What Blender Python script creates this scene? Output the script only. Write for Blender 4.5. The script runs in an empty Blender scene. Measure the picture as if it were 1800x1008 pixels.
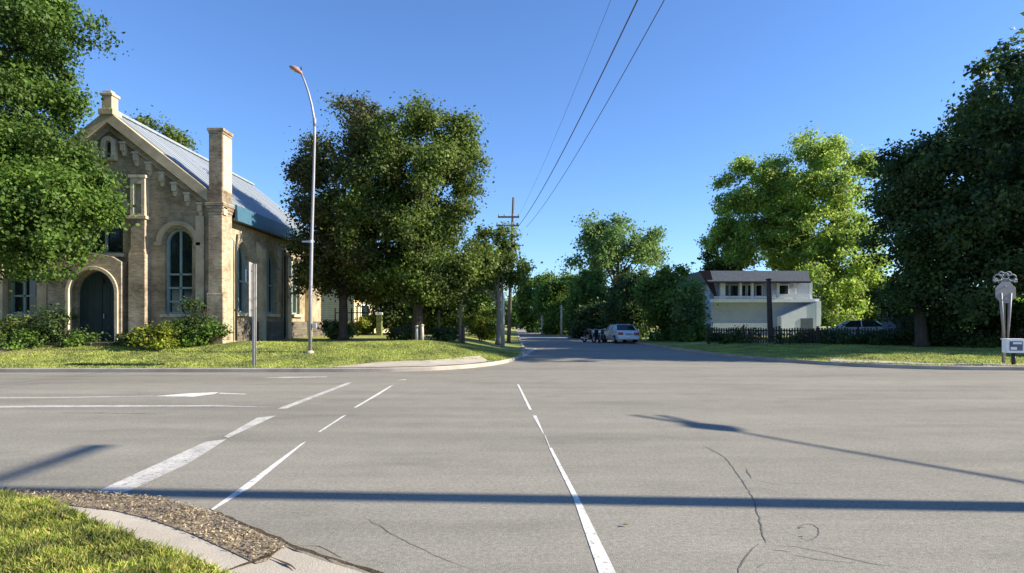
import bpy, bmesh, math, random
import numpy as np
from mathutils import Vector, Matrix
from mathutils.geometry import tessellate_polygon

C = bpy.context.scene.collection
SC = bpy.context.scene
R = math.radians
random.seed(7)

# ------------------------------------------------------------------ camera, sky, sun, exposure
F, HY, H = 1100.0, 565.0, 1.7          # focal length in photo pixels, horizon row, eye height
cam_d = bpy.data.cameras.new('camera')
cam = bpy.data.objects.new('camera', cam_d); C.objects.link(cam)
cam.location = (0, 0, H); cam.rotation_euler = (R(90), 0, 0)
cam_d.sensor_width = 36.0; cam_d.lens = 36.0 * F / 1800.0
cam_d.shift_y = (HY - 504.0) / 1800.0
cam_d.clip_end = 6000
SC.camera = cam

SUN_EL, SUN_AZ = R(28), R(93.2)          # azimuth clockwise from +Y
w = bpy.data.worlds.new('World'); SC.world = w; w.use_nodes = True
nt = w.node_tree
sky = nt.nodes.new('ShaderNodeTexSky'); sky.sky_type = 'NISHITA'; sky.sun_disc = False
sky.sun_elevation = SUN_EL; sky.sun_rotation = SUN_AZ
sky.air_density = 1.0; sky.dust_density = 0.05; sky.ozone_density = 3.2; sky.altitude = 0
bg = nt.nodes['Background']; bg.inputs[1].default_value = 0.078
tint = nt.nodes.new('ShaderNodeMix'); tint.data_type = 'RGBA'; tint.blend_type = 'MULTIPLY'; tint.inputs[0].default_value = 1.0
tint.inputs[7].default_value = (0.78, 0.985, 1.30, 1)
nt.links.new(sky.outputs[0], tint.inputs[6]); nt.links.new(tint.outputs[2], bg.inputs[0])
sd = bpy.data.lights.new('sun', 'SUN'); so = bpy.data.objects.new('sun', sd); C.objects.link(so)
sd.energy = 5.0; sd.angle = R(0.5); sd.color = (1.0, 0.905, 0.74)
sdir = Vector((math.sin(SUN_AZ)*math.cos(SUN_EL), math.cos(SUN_AZ)*math.cos(SUN_EL), math.sin(SUN_EL)))
so.rotation_euler = sdir.to_track_quat('Z', 'Y').to_euler(); so.location = (40, 0, 40)
SC.view_settings.view_transform = 'Standard'; SC.view_settings.look = 'None'
SC.view_settings.exposure = 1.2; SC.view_settings.gamma = 1.0

# ------------------------------------------------------------------ helpers
def G(px, py, z=0.0):                    # photo pixel -> point on the level z
    d = F * (H - z) / (py - HY); return ((px - 900) / F * d, d, z)
def P(px, py, d):                        # photo pixel at a known distance
    return ((px - 900) / F * d, d, H - (py - HY) / F * d)

class MB:
    def __init__(s): s.v = []; s.f = []; s.sm = []
    def add(s, vs, fs, smooth=False):
        o = len(s.v); s.v += [tuple(p) for p in vs]
        for f in fs: s.f.append(tuple(i + o for i in f)); s.sm.append(smooth)
        return s
    def box(s, x0, x1, y0, y1, z0, z1):
        return s.add([(x0,y0,z0),(x1,y0,z0),(x1,y1,z0),(x0,y1,z0),(x0,y0,z1),(x1,y0,z1),(x1,y1,z1),(x0,y1,z1)],
              [(0,3,2,1),(4,5,6,7),(0,1,5,4),(1,2,6,5),(2,3,7,6),(3,0,4,7)])
    def tube(s, pts, rad, n=8, caps=True):
        pts = [Vector(p) for p in pts]
        if not hasattr(rad, '__len__'): rad = [rad]*len(pts)
        rings = []; ref = None
        for i, p in enumerate(pts):
            t = (pts[min(i+1, len(pts)-1)] - pts[max(i-1, 0)]).normalized()
            if ref is None: ref = Vector((1,0,0)) if abs(t.x) < 0.8 else Vector((0,1,0))
            a = (ref - t*ref.dot(t)).normalized(); b = t.cross(a); ref = a
            rings.append([p + (a*math.cos(2*math.pi*k/n) + b*math.sin(2*math.pi*k/n))*rad[i] for k in range(n)])
        vs = [q for r in rings for q in r]; fs = []
        for i in range(len(pts)-1):
            for k in range(n):
                fs.append((i*n+k, i*n+(k+1)%n, (i+1)*n+(k+1)%n, (i+1)*n+k))
        s.add(vs, fs, True)
        if caps:
            s.add(rings[0], [tuple(range(n))[::-1]]); s.add(rings[-1], [tuple(range(n))])
        return s
    def lathe(s, prof, cx=0, cy=0, n=16):
        vs = []; fs = []
        for r, z in prof:
            vs += [(cx + r*math.cos(2*math.pi*k/n), cy + r*math.sin(2*math.pi*k/n), z) for k in range(n)]
        for i in range(len(prof)-1):
            for k in range(n): fs.append((i*n+k, i*n+(k+1)%n, (i+1)*n+(k+1)%n, (i+1)*n+k))
        return s.add(vs, fs, True)
    def prism(s, poly, fn, a, b, holes=()):          # poly in 2-D, fn(u,v,w) -> xyz, from w=a to w=b
        loops = [list(poly)] + [list(h) for h in holes]
        flat = [p for l in loops for p in l]
        tris = tessellate_polygon([[Vector((p[0], p[1], 0)) for p in l] for l in loops])
        n = len(flat)
        s.add([fn(p[0], p[1], a) for p in flat], [tuple(t) for t in tris])
        s.add([fn(p[0], p[1], b) for p in flat], [tuple(reversed(t)) for t in tris])
        for l in loops:
            m = len(l)
            s.add([fn(p[0], p[1], a) for p in l] + [fn(p[0], p[1], b) for p in l],
                  [(i, (i+1)%m, m+(i+1)%m, m+i) for i in range(m)])
        return s
    def build(s, name, mat, parent=None, bevel=0, fixn=True):
        me = bpy.data.meshes.new(name); me.from_pydata(s.v, [], s.f); me.polygons.foreach_set('use_smooth', s.sm)
        if fixn:
            bm = bmesh.new(); bm.from_mesh(me); bmesh.ops.remove_doubles(bm, verts=bm.verts, dist=1e-5)
            bmesh.ops.recalc_face_normals(bm, faces=bm.faces); bm.to_mesh(me); bm.free()
        me.materials.append(mat)
        o = bpy.data.objects.new(name, me); C.objects.link(o)
        if parent: o.parent = parent
        if bevel:
            m = o.modifiers.new('bevel', 'BEVEL'); m.width = bevel; m.segments = 2; m.limit_method = 'ANGLE'
        return o
def tag(o, label=None, cat=None, group=None, kind=None):
    if label: o['label'] = label
    if cat: o['category'] = cat
    if group: o['group'] = group
    if kind: o['kind'] = kind
    return o
def thing(name, label, cat, loc=(0,0,0), rz=0, group=None):
    o = bpy.data.objects.new(name, None); C.objects.link(o); o.location = loc; o.rotation_euler = (0,0,rz)
    o.empty_display_size = 0.3
    return tag(o, label, cat, group)
def copy_tree(o, parent=None):
    c = o.copy(); C.objects.link(c)
    if parent: c.parent = parent
    for ch in list(o.children): copy_tree(ch, c)
    return c
def XZ(u, v, w): return (u, w, v)
def YZ(u, v, w): return (w, u, v)
def XY(u, v, w): return (u, v, w)
def arch(cx, wd, z0, z1, n=10, pointed=False):
    r = wd/2; out = [(cx-r, z0), (cx+r, z0)]
    if pointed:
        zs = z1 - r*1.5
        for k in range(n+1):
            t = k/n; out.append((cx + r*(1-t**1.7), zs + (z1-zs)*math.sin(t*math.pi/2)**1.0*1.0 if t < 1 else z1))
        for k in range(n-1, -1, -1):
            t = k/n; out.append((cx - r*(1-t**1.7), zs + (z1-zs)*math.sin(t*math.pi/2)))
    else:
        zs = z1 - r
        for k in range(2*n+1):
            a = math.pi*k/(2*n); out.append((cx + r*math.cos(a), zs + r*math.sin(a)))
    return out
def ring(outer, inner, mb, fn, a, b): mb.prism(outer, fn, a, b, [inner])
def smooth(a, b, x): 
    t = np.clip((x-a)/(b-a), 0, 1); return t*t*(3-2*t)

# ------------------------------------------------------------------ materials
def mat(name, col, rough=0.8, var=0.15, scale=3.0, metal=0.0, bump=0.0, bscale=40.0, spec=0.3, stretch=(1,1,1), col2=None, alpha=None):
    m = bpy.data.materials.new(name); m.use_nodes = True; t = m.node_tree; N = t.nodes; L = t.links
    b = N['Principled BSDF']; b.inputs['Roughness'].default_value = rough; b.inputs['Metallic'].default_value = metal
    b.inputs['Specular IOR Level'].default_value = spec
    tc = N.new('ShaderNodeTexCoord'); mp = N.new('ShaderNodeMapping'); mp.inputs['Scale'].default_value = stretch
    L.new(tc.outputs['Object'], mp.inputs[0])
    no = N.new('ShaderNodeTexNoise'); no.inputs['Scale'].default_value = scale; no.inputs['Detail'].default_value = 6
    no.inputs['Roughness'].default_value = 0.65; L.new(mp.outputs[0], no.inputs['Vector'])
    rp = N.new('ShaderNodeValToRGB'); rp.color_ramp.elements[0].position = 0.3; rp.color_ramp.elements[1].position = 0.7
    c2 = col2 if col2 else tuple(min(1, c*(1+var)) for c in col)
    rp.color_ramp.elements[0].color = (*[c*(1-var) for c in col], 1); rp.color_ramp.elements[1].color = (*c2, 1)
    L.new(no.outputs[0], rp.inputs[0]); L.new(rp.outputs[0], b.inputs['Base Color'])
    if bump:
        n2 = N.new('ShaderNodeTexNoise'); n2.inputs['Scale'].default_value = bscale; n2.inputs['Detail'].default_value = 4
        L.new(mp.outputs[0], n2.inputs['Vector'])
        bp = N.new('ShaderNodeBump'); bp.inputs['Strength'].default_value = bump; bp.inputs['Distance'].default_value = 0.02
        L.new(n2.outputs[0], bp.inputs['Height']); L.new(bp.outputs[0], b.inputs['Normal'])
    return m
def brick_mat(name, c1, c2, mortar, scale=3.2, stain=0.35, bw=0.72, ms=0.03):
    m = bpy.data.materials.new(name); m.use_nodes = True; t = m.node_tree; N = t.nodes; L = t.links
    b = N['Principled BSDF']; b.inputs['Roughness'].default_value = 0.9; b.inputs['Specular IOR Level'].default_value = 0.15
    tc = N.new('ShaderNodeTexCoord'); sp = N.new('ShaderNodeSeparateXYZ'); L.new(tc.outputs['Object'], sp.inputs[0])
    ad = N.new('ShaderNodeMath'); L.new(sp.outputs[0], ad.inputs[0]); L.new(sp.outputs[1], ad.inputs[1])
    cb = N.new('ShaderNodeCombineXYZ'); L.new(ad.outputs[0], cb.inputs[0]); L.new(sp.outputs[2], cb.inputs[1])
    br = N.new('ShaderNodeTexBrick'); L.new(cb.outputs[0], br.inputs['Vector'])
    br.inputs['Scale'].default_value = scale; br.inputs['Mortar Size'].default_value = ms; br.inputs['Bias'].default_value = -0.1
    br.inputs['Brick Width'].default_value = bw; br.inputs['Row Height'].default_value = 0.25
    br.inputs['Color1'].default_value = (*c1,1); br.inputs['Color2'].default_value = (*c2,1); br.inputs['Mortar'].default_value = (*mortar,1)
    no = N.new('ShaderNodeTexNoise'); no.inputs['Scale'].default_value = 0.7; no.inputs['Detail'].default_value = 8; no.inputs['Roughness'].default_value = 0.7
    L.new(tc.outputs['Object'], no.inputs['Vector'])
    rp = N.new('ShaderNodeValToRGB'); rp.color_ramp.elements[0].position = 0.35; rp.color_ramp.elements[1].position = 0.62
    rp.color_ramp.elements[0].color = (1-stain, 1-stain*1.05, 1-stain*1.1, 1); rp.color_ramp.elements[1].color = (1.1,1.08,1.05,1)
    L.new(no.outputs[0], rp.inputs[0])
    mx = N.new('ShaderNodeMix'); mx.data_type = 'RGBA'; mx.blend_type = 'MULTIPLY'; mx.inputs[0].default_value = 1.0
    L.new(br.outputs[0], mx.inputs[6]); L.new(rp.outputs[0], mx.inputs[7]); L.new(mx.outputs[2], b.inputs['Base Color'])
    bp = N.new('ShaderNodeBump'); bp.inputs['Strength'].default_value = 0.5; bp.inputs['Distance'].default_value = 0.02
    L.new(mx.outputs[2], bp.inputs['Height']); L.new(bp.outputs[0], b.inputs['Normal'])
    return m
def leaf_mat(name, cols, trans=0.35, clump=0.5, nscale=0.55):
    m = bpy.data.materials.new(name); m.use_nodes = True; t = m.node_tree; N = t.nodes; L = t.links
    out = N['Material Output']; b = N['Principled BSDF']; b.inputs['Roughness'].default_value = 0.55; b.inputs['Specular IOR Level'].default_value = 0.25
    ge = N.new('ShaderNodeNewGeometry'); rp = N.new('ShaderNodeValToRGB'); e = rp.color_ramp.elements
    e[0].color = (*cols[0],1); e[1].color = (*cols[-1],1)
    for i, c in enumerate(cols[1:-1]):
        q = e.new((i+1)/(len(cols)-1)); q.color = (*c,1)
    L.new(ge.outputs['Random Per Island'], rp.inputs[0])
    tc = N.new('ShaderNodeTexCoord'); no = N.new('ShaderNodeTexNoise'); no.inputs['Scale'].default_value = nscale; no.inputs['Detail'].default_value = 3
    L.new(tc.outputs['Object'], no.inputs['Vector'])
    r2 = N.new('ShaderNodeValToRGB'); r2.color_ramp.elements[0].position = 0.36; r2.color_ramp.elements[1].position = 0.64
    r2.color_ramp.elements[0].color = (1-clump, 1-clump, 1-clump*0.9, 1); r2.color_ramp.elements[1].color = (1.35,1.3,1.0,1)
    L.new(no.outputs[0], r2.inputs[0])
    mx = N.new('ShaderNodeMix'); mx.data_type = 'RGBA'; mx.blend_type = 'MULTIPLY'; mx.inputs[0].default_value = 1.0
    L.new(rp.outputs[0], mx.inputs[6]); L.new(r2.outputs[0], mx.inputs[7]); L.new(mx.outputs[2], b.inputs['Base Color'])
    tr = N.new('ShaderNodeBsdfTranslucent'); L.new(mx.outputs[2], tr.inputs[0])
    ms = N.new('ShaderNodeMixShader'); ms.inputs[0].default_value = trans
    L.new(b.outputs[0], ms.inputs[1]); L.new(tr.outputs[0], ms.inputs[2]); L.new(ms.outputs[0], out.inputs[0])
    return m
def ground_mat(name, layers, rough=0.95, bump=0.3, bscale=60):
    """layers: list of (scale, stretch, lo colour/mult, hi colour/mult, p0, p1); the first sets colour, others multiply"""
    m = bpy.data.materials.new(name); m.use_nodes = True; t = m.node_tree; N = t.nodes; L = t.links
    b = N['Principled BSDF']; b.inputs['Roughness'].default_value = rough; b.inputs['Specular IOR Level'].default_value = 0.15
    tc = N.new('ShaderNodeTexCoord'); prev = None
    for sc, st, lo, hi, p0, p1 in layers:
        mp = N.new('ShaderNodeMapping'); mp.inputs['Scale'].default_value = st; L.new(tc.outputs['Object'], mp.inputs[0])
        no = N.new('ShaderNodeTexNoise'); no.inputs['Scale'].default_value = sc; no.inputs['Detail'].default_value = 5; no.inputs['Roughness'].default_value = 0.6
        no.inputs['Distortion'].default_value = 0.3
        L.new(mp.outputs[0], no.inputs['Vector'])
        rp = N.new('ShaderNodeValToRGB'); rp.color_ramp.elements[0].position = p0; rp.color_ramp.elements[1].position = p1
        rp.color_ramp.elements[0].color = (*lo,1); rp.color_ramp.elements[1].color = (*hi,1); L.new(no.outputs[0], rp.inputs[0])
        if prev is None: prev = rp.outputs[0]
        else:
            mx = N.new('ShaderNodeMix'); mx.data_type = 'RGBA'; mx.blend_type = 'MULTIPLY'; mx.inputs[0].default_value = 1.0
            L.new(prev, mx.inputs[6]); L.new(rp.outputs[0], mx.inputs[7]); prev = mx.outputs[2]
    L.new(prev, b.inputs['Base Color'])
    n2 = N.new('ShaderNodeTexNoise'); n2.inputs['Scale'].default_value = bscale; n2.inputs['Detail'].default_value = 3
    L.new(tc.outputs['Object'], n2.inputs['Vector'])
    bp = N.new('ShaderNodeBump'); bp.inputs['Strength'].default_value = bump; bp.inputs['Distance'].default_value = 0.02
    L.new(n2.outputs[0], bp.inputs['Height']); L.new(bp.outputs[0], b.inputs['Normal'])
    return m

M = {}
M['asphalt'] = ground_mat('asphalt', [
    (0.25, (0.35,1,1), (0.232,0.221,0.187), (0.284,0.270,0.229), 0.3, 0.7),
    (1.0, (0.12,1.6,1), (0.91,0.91,0.915), (1.04,1.04,1.04), 0.32, 0.6),
    (0.5, (0.10,0.9,1), (0.90,0.90,0.91), (1.03,1.03,1.03), 0.35, 0.65),
    (2.3, (1,1,1), (0.94,0.94,0.94), (1.05,1.05,1.05), 0.3, 0.7),
    (26, (1,1,1), (0.80,0.80,0.80), (1.12,1.12,1.12), 0.35, 0.65),
    (0.9, (0.45,1,1), (1.03,1.03,1.03), (0.84,0.84,0.85), 0.52, 0.72),
    (95, (1,1,1), (0.70,0.70,0.70), (1.28,1.26,1.23), 0.35, 0.65)], 0.9, 0.35, 120)
M['paint'] = ground_mat('road_paint', [(6, (1,1,1), (0.52,0.51,0.48), (0.72,0.71,0.67), 0.3, 0.6), (22, (1,1,1), (0.45,0.44,0.42), (1,1,1), 0.36, 0.44), (60, (1,1,1), (0.8,0.8,0.8), (1.05,1.05,1.05), 0.3, 0.6)], 0.8, 0.2, 90)
M['paint_worn'] = ground_mat('worn_paint', [(3, (1,1,1), (0.36,0.35,0.33), (0.56,0.54,0.50), 0.3, 0.65), (18, (1,1,1), (0.5,0.5,0.48), (1,1,1), 0.36, 0.46), (70, (1,1,1), (0.75,0.75,0.75), (1.08,1.08,1.08), 0.3, 0.6)], 0.85, 0.2, 90)
M['seal'] = ground_mat('crack_seal', [(8, (1,1,1), (0.085,0.08,0.076), (0.16,0.15,0.14), 0.3, 0.7)], 0.8)
M['tyre_mark'] = ground_mat('tyre_mark', [(3, (1,1,1), (0.10,0.098,0.095), (0.2,0.195,0.19), 0.3, 0.7)], 0.8)
M['concrete'] = ground_mat('concrete', [(1.2, (1,1,1), (0.36,0.32,0.26), (0.50,0.45,0.37), 0.3, 0.7), (60, (1,1,1), (0.85,0.85,0.84), (1.1,1.1,1.1), 0.3, 0.7)], 0.9, 0.3, 80)
M['kerb'] = ground_mat('kerb', [(0.9, (1,1,1), (0.30,0.26,0.22), (0.46,0.41,0.35), 0.3, 0.7), (40, (1,1,1), (0.85,0.85,0.84), (1.1,1.1,1.1), 0.3, 0.7)], 0.9, 0.3, 60)
M['grass'] = ground_mat('grass_turf', [(0.35, (1,1,1), (0.20,0.24,0.07), (0.34,0.35,0.14), 0.32, 0.68),
    (1.6, (0.5,1.4,1), (0.7,0.75,0.65), (1.25,1.15,1.1), 0.3, 0.7), (14, (1,1,1), (0.55,0.6,0.5), (1.35,1.3,1.2), 0.3, 0.7)], 0.95, 0.8, 25)
M['field'] = ground_mat('field_turf', [(0.05, (1,1,1), (0.05,0.08,0.02), (0.09,0.12,0.035), 0.3, 0.7), (3, (1,1,1), (0.7,0.7,0.7), (1.2,1.2,1.2), 0.3, 0.7)])
M['dirt'] = ground_mat('leaf_litter_bed', [(4, (1,1,1), (0.19,0.145,0.10), (0.33,0.265,0.19), 0.3, 0.7), (50, (1,1,1), (0.6,0.6,0.6), (1.3,1.3,1.3), 0.3, 0.7)], 0.95, 0.8, 60)
M['mulch'] = ground_mat('mulch', [(6, (1,1,1), (0.05,0.036,0.022), (0.11,0.08,0.05), 0.3, 0.7)], 0.95, 0.8, 40)
M['brick'] = brick_mat('buff_brick', (0.44,0.37,0.25), (0.30,0.25,0.17), (0.42,0.365,0.27), 3.0, 0.6)
M['plaster'] = mat('stained_plaster', (0.45,0.37,0.245), 0.9, 0.35, 1.1, bump=0.3, bscale=14)
M['stone'] = mat('dressed_stone', (0.50,0.425,0.295), 0.85, 0.25, 3, bump=0.3, bscale=20)
M['old_brick'] = brick_mat('weathered_brick', (0.33,0.26,0.18), (0.50,0.425,0.31), (0.44,0.38,0.29), 3.4, 0.65)
M['plinth'] = brick_mat('dark_plinth_stone', (0.13,0.115,0.095), (0.19,0.165,0.13), (0.11,0.10,0.08), 1.6, 0.4)
M['roof'] = mat('pale_metal_roof', (0.27,0.30,0.325), 0.5, 0.2, 0.8, metal=0.1, spec=0.5, stretch=(0.3,3,0.3))
M['fascia'] = mat('blue_fascia', (0.055,0.13,0.19), 0.45, 0.2, 1.2)
M['soffit'] = mat('brown_soffit', (0.05,0.032,0.025), 0.8)
M['door'] = mat('church_door_paint', (0.022,0.045,0.05), 0.6, 0.3, 4, stretch=(6,6,0.5))
M['glass'] = mat('dark_glass', (0.012,0.02,0.02), 0.12, 0.3, 2, spec=0.6)
M['frame'] = mat('grey_green_frame', (0.24,0.32,0.30), 0.7)
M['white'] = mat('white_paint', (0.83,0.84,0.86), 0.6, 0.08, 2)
M['offwhite'] = mat('siding_white', (0.80,0.82,0.85), 0.7, 0.1, 1.5)
M['galv'] = mat('galvanised_steel', (0.50,0.50,0.52), 0.45, 0.15, 3, metal=0.55, stretch=(1,1,0.3))
M['dullsteel'] = mat('dull_sign_steel', (0.26,0.25,0.24), 0.65, 0.2, 4, metal=0.2)
M['polegrey'] = mat('dull_zinc_pole', (0.30,0.29,0.32), 0.55, 0.25, 3, metal=0.3, stretch=(1,1,0.3))
M['oldpole'] = mat('silvered_old_pole', (0.13,0.115,0.10), 0.9, 0.35, 2.5, stretch=(6,6,0.4), bump=0.4, bscale=12)
M['lamp_red'] = mat('weathered_lamp_shell', (0.34,0.19,0.16), 0.6, 0.25, 6)
M['darkmetal'] = mat('dark_metal', (0.03,0.03,0.032), 0.5)
M['wood'] = mat('weathered_wood', (0.20,0.165,0.13), 0.9, 0.35, 2.5, stretch=(6,6,0.4), bump=0.4, bscale=12)
M['darkwood'] = mat('creosoted_wood', (0.085,0.06,0.048), 0.9, 0.35, 2.5, stretch=(6,6,0.4), bump=0.4, bscale=12)
M['palewood'] = mat('pale_timber', (0.42,0.38,0.30), 0.9, 0.3, 3, stretch=(5,5,0.5))
M['bark'] = mat('bark', (0.075,0.058,0.043), 0.95, 0.4, 3, stretch=(4,4,0.7), bump=0.8, bscale=9)
M['barkpale'] = mat('pale_bark', (0.20,0.175,0.14), 0.95, 0.35, 3, stretch=(4,4,0.7), bump=0.6, bscale=9)
M['slate'] = mat('dark_shingle', (0.115,0.135,0.165), 0.75, 0.25, 6)
M['purple'] = mat('plum_fascia', (0.022,0.014,0.02), 0.7)
M['greywall'] = brick_mat('grey_clapboard', (0.38,0.435,0.54), (0.36,0.415,0.52), (0.28,0.32,0.40), 1.2, 0.10, 5.0, 0.014)
M['cream'] = brick_mat('cream_clapboard', (0.62,0.53,0.33), (0.58,0.49,0.30), (0.33,0.28,0.17), 1.4, 0.15, 5.0, 0.03)
M['stonehouse'] = brick_mat('grey_field_stone', (0.20,0.19,0.175), (0.31,0.29,0.265), (0.24,0.23,0.21), 2.2)
M['rubber'] = mat('tyre_rubber', (0.018,0.018,0.018), 0.8)
M['carwhite'] = mat('silver_white_car_paint', (0.60,0.63,0.66), 0.25, 0.03, 1, metal=0.1, spec=0.6)
M['cardark'] = mat('black_bike_paint', (0.03,0.03,0.035), 0.3, spec=0.6)
M['red'] = mat('tail_lamp_lens', (0.35,0.03,0.03), 0.25, spec=0.6)
M['globe'] = mat('opal_globe', (0.82,0.82,0.80), 0.3)
M['signgrey'] = mat('sign_back_aluminium', (0.36,0.35,0.34), 0.55, 0.12, 4, metal=0.2)
M['mossy'] = mat('mossy_render', (0.17,0.19,0.075), 0.95, 0.45, 4)
M['wire'] = mat('wire_sheath', (0.09,0.06,0.07), 0.6)
M['teal'] = mat('green_grey_scroll', (0.18,0.22,0.22), 0.6, 0.4, 9)
# leaves
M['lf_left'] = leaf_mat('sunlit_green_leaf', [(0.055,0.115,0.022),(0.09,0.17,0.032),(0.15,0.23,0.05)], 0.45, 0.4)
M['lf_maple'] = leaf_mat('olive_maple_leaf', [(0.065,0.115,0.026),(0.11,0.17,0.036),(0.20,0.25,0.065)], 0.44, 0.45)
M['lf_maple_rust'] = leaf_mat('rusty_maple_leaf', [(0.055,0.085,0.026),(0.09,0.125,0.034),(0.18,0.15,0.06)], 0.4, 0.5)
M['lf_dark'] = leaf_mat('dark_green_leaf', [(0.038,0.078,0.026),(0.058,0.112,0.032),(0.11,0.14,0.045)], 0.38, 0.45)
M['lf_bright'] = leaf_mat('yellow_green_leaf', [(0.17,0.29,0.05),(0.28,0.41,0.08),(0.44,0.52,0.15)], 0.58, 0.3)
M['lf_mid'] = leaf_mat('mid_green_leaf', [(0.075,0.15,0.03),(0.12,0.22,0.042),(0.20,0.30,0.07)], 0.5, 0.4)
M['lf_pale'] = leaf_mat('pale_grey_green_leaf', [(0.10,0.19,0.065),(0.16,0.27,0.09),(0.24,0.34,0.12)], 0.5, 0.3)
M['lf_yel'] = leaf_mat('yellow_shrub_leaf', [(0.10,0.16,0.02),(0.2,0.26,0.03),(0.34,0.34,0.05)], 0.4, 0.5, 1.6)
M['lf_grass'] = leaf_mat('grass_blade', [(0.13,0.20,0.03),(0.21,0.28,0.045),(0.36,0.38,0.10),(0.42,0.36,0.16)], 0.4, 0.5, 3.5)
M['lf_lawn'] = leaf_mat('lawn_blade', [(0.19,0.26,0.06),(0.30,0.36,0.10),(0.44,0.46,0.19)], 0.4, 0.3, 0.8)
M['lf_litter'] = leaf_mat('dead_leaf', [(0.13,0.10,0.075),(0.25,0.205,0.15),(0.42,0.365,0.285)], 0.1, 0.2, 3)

# ------------------------------------------------------------------ foliage
def raw_quads(name, V, mat_, parent=None):
    n = len(V)//4
    me = bpy.data.meshes.new(name)
    me.vertices.add(n*4); me.vertices.foreach_set('co', V.astype(np.float32).ravel())
    me.loops.add(n*4); me.loops.foreach_set('vertex_index', np.arange(n*4, dtype=np.int32))
    me.polygons.add(n); me.polygons.foreach_set('loop_start', np.arange(0, n*4, 4, dtype=np.int32))
    me.polygons.foreach_set('loop_total', np.full(n, 4, dtype=np.int32))
    me.update(); me.validate(); me.materials.append(mat_)
    o = bpy.data.objects.new(name, me); C.objects.link(o)
    if parent: o.parent = parent
    return o
def leaves(rng, cen, nor, L, Wd):
    n = len(cen); a = rng.normal(size=(n,3)); u = a - (a*nor).sum(1, keepdims=True)*nor
    u /= np.linalg.norm(u, axis=1, keepdims=True)+1e-9; v = np.cross(nor, u)
    l = (L*(0.4+1.15*rng.random((n,1)))); wd = l*Wd
    q = np.empty((n,4,3)); q[:,0] = cen - u*l*0.5; q[:,1] = cen + v*wd*0.5 - nor*l*0.08; q[:,2] = cen + u*l*0.5; q[:,3] = cen - v*wd*0.5 - nor*l*0.08
    return q.reshape(-1,3)
def crown_points(rng, lobes, ncl, shell=0.62):
    wts = np.array([l[3]*l[4]+l[4]*l[5]+l[3]*l[5] for l in lobes]); wts = wts/wts.sum()
    idx = rng.choice(len(lobes), ncl, p=wts); Lb = np.array(lobes)[idx]
    d = rng.normal(size=(ncl,3)); d /= np.linalg.norm(d, axis=1, keepdims=True)
    r = shell + (1.04-shell)*rng.random((ncl,1))**0.6
    inner = rng.random((ncl,1)) < 0.15; r = np.where(inner, rng.random((ncl,1))*0.7, r)
    c = Lb[:,:3] + d*Lb[:,3:6]*r
    return c, d
def crown(name, lobes, ncl, per, cr, leaf, seed, m, parent=None, wd=0.7, zmin=None, flat=0.75, shell=0.62):
    rng = np.random.default_rng(seed)
    lobes = [(*l[:3], *[max(q*0.7, q-cr*0.75) for q in l[3:6]]) for l in lobes]
    nb = max(4, ncl//7); bc, bd = crown_points(rng, lobes, nb, shell)
    bi = rng.integers(0, nb, ncl); d = rng.normal(size=(ncl,3))*0.75 + bd[bi]*0.45 + np.array([0,0,0.25]); d /= np.linalg.norm(d, axis=1, keepdims=True)
    br = cr*(1.0+0.8*rng.random((nb,1)))
    c = bc[bi] + d*br[bi]*np.array([1,1,0.8])*(0.6+0.5*rng.random((ncl,1)))
    sz = cr*(0.55+0.9*rng.random((ncl,1)))
    off = rng.normal(size=(ncl,per,3))*np.array([1,1,flat])*0.55
    rad = np.linalg.norm(off, axis=2, keepdims=True)
    p = (c[:,None,:] + off*sz[:,None,:]).reshape(-1,3)
    out = (off/(rad+1e-6)).reshape(-1,3)*0.55 + np.repeat(d, per, axis=0)*0.5 + np.array([0,0,0.35]) + rng.normal(size=(ncl*per,3))*0.8
    out /= np.linalg.norm(out, axis=1, keepdims=True)
    if zmin is not None:
        k = p[:,2] > zmin; p = p[k]; out = out[k]
    return raw_quads(name, leaves(rng, p, out, leaf, wd), m, parent), c
def trunk(parent, h, r, tips, seed, m, lean=(0,0), nl=12, fork=0.35):
    rnd = random.Random(seed); mb = MB()
    top = Vector((lean[0], lean[1], h))
    pts = [Vector((lean[0]*t + rnd.uniform(-.08,.08)*r*4*(t>0), lean[1]*t + rnd.uniform(-.08,.08)*r*4*(t>0), h*t)) for t in (0,0.04,0.2,0.4,0.6,0.8,1.0)]
    mb.tube(pts, [r*1.5, r*1.1, r*0.95, r*0.85, r*0.65, r*0.45, r*0.2], 10)
    tips = list(tips); rnd.shuffle(tips)
    for tp in tips[:nl]:
        tp = Vector(tp); t0 = rnd.uniform(fork, 0.85); a = Vector((lean[0]*t0, lean[1]*t0, h*t0))
        if a.z > tp.z: a.z = max(h*fork*0.8, tp.z*0.7)
        mid = a.lerp(tp, 0.5) + Vector((rnd.uniform(-.4,.4), rnd.uniform(-.4,.4), rnd.uniform(0,.5)))
        r0 = r*0.45*(1.1-t0)+0.03
        mb.tube([a, a.lerp(mid,0.5)+Vector((0,0,rnd.uniform(0,.2))), mid, tp], [r0, r0*0.75, r0*0.5, 0.012], 6, False)
    return mb.build('trunk', m, parent)
def tree(name, label, base, lobes, ncl, per, cr, leaf, seed, m, bark='bark', h=None, r=0.25, group=None, lean=(0,0), cat='tree', nl=14, zmin=None, fork=0.35, shell=0.62):
    t = thing(name, label, cat, base, 0, group)
    o, c = crown('crown', lobes, ncl, per, cr, leaf, seed, M[m], t, zmin=zmin, shell=shell)
    hh = h or max(l[2] for l in lobes)
    trunk(t, hh, r, [tuple(x) for x in c[:60]], seed, M[bark], lean, nl, fork)
    return t
def rel(px, py, d, base, rx, ry, rz):     # a crown lobe centred on a photo pixel at distance d, tree-local
    p = P(px, py, d); return (p[0]-base[0], p[1]-base[1], p[2]-base[2], rx, ry, rz)

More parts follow.
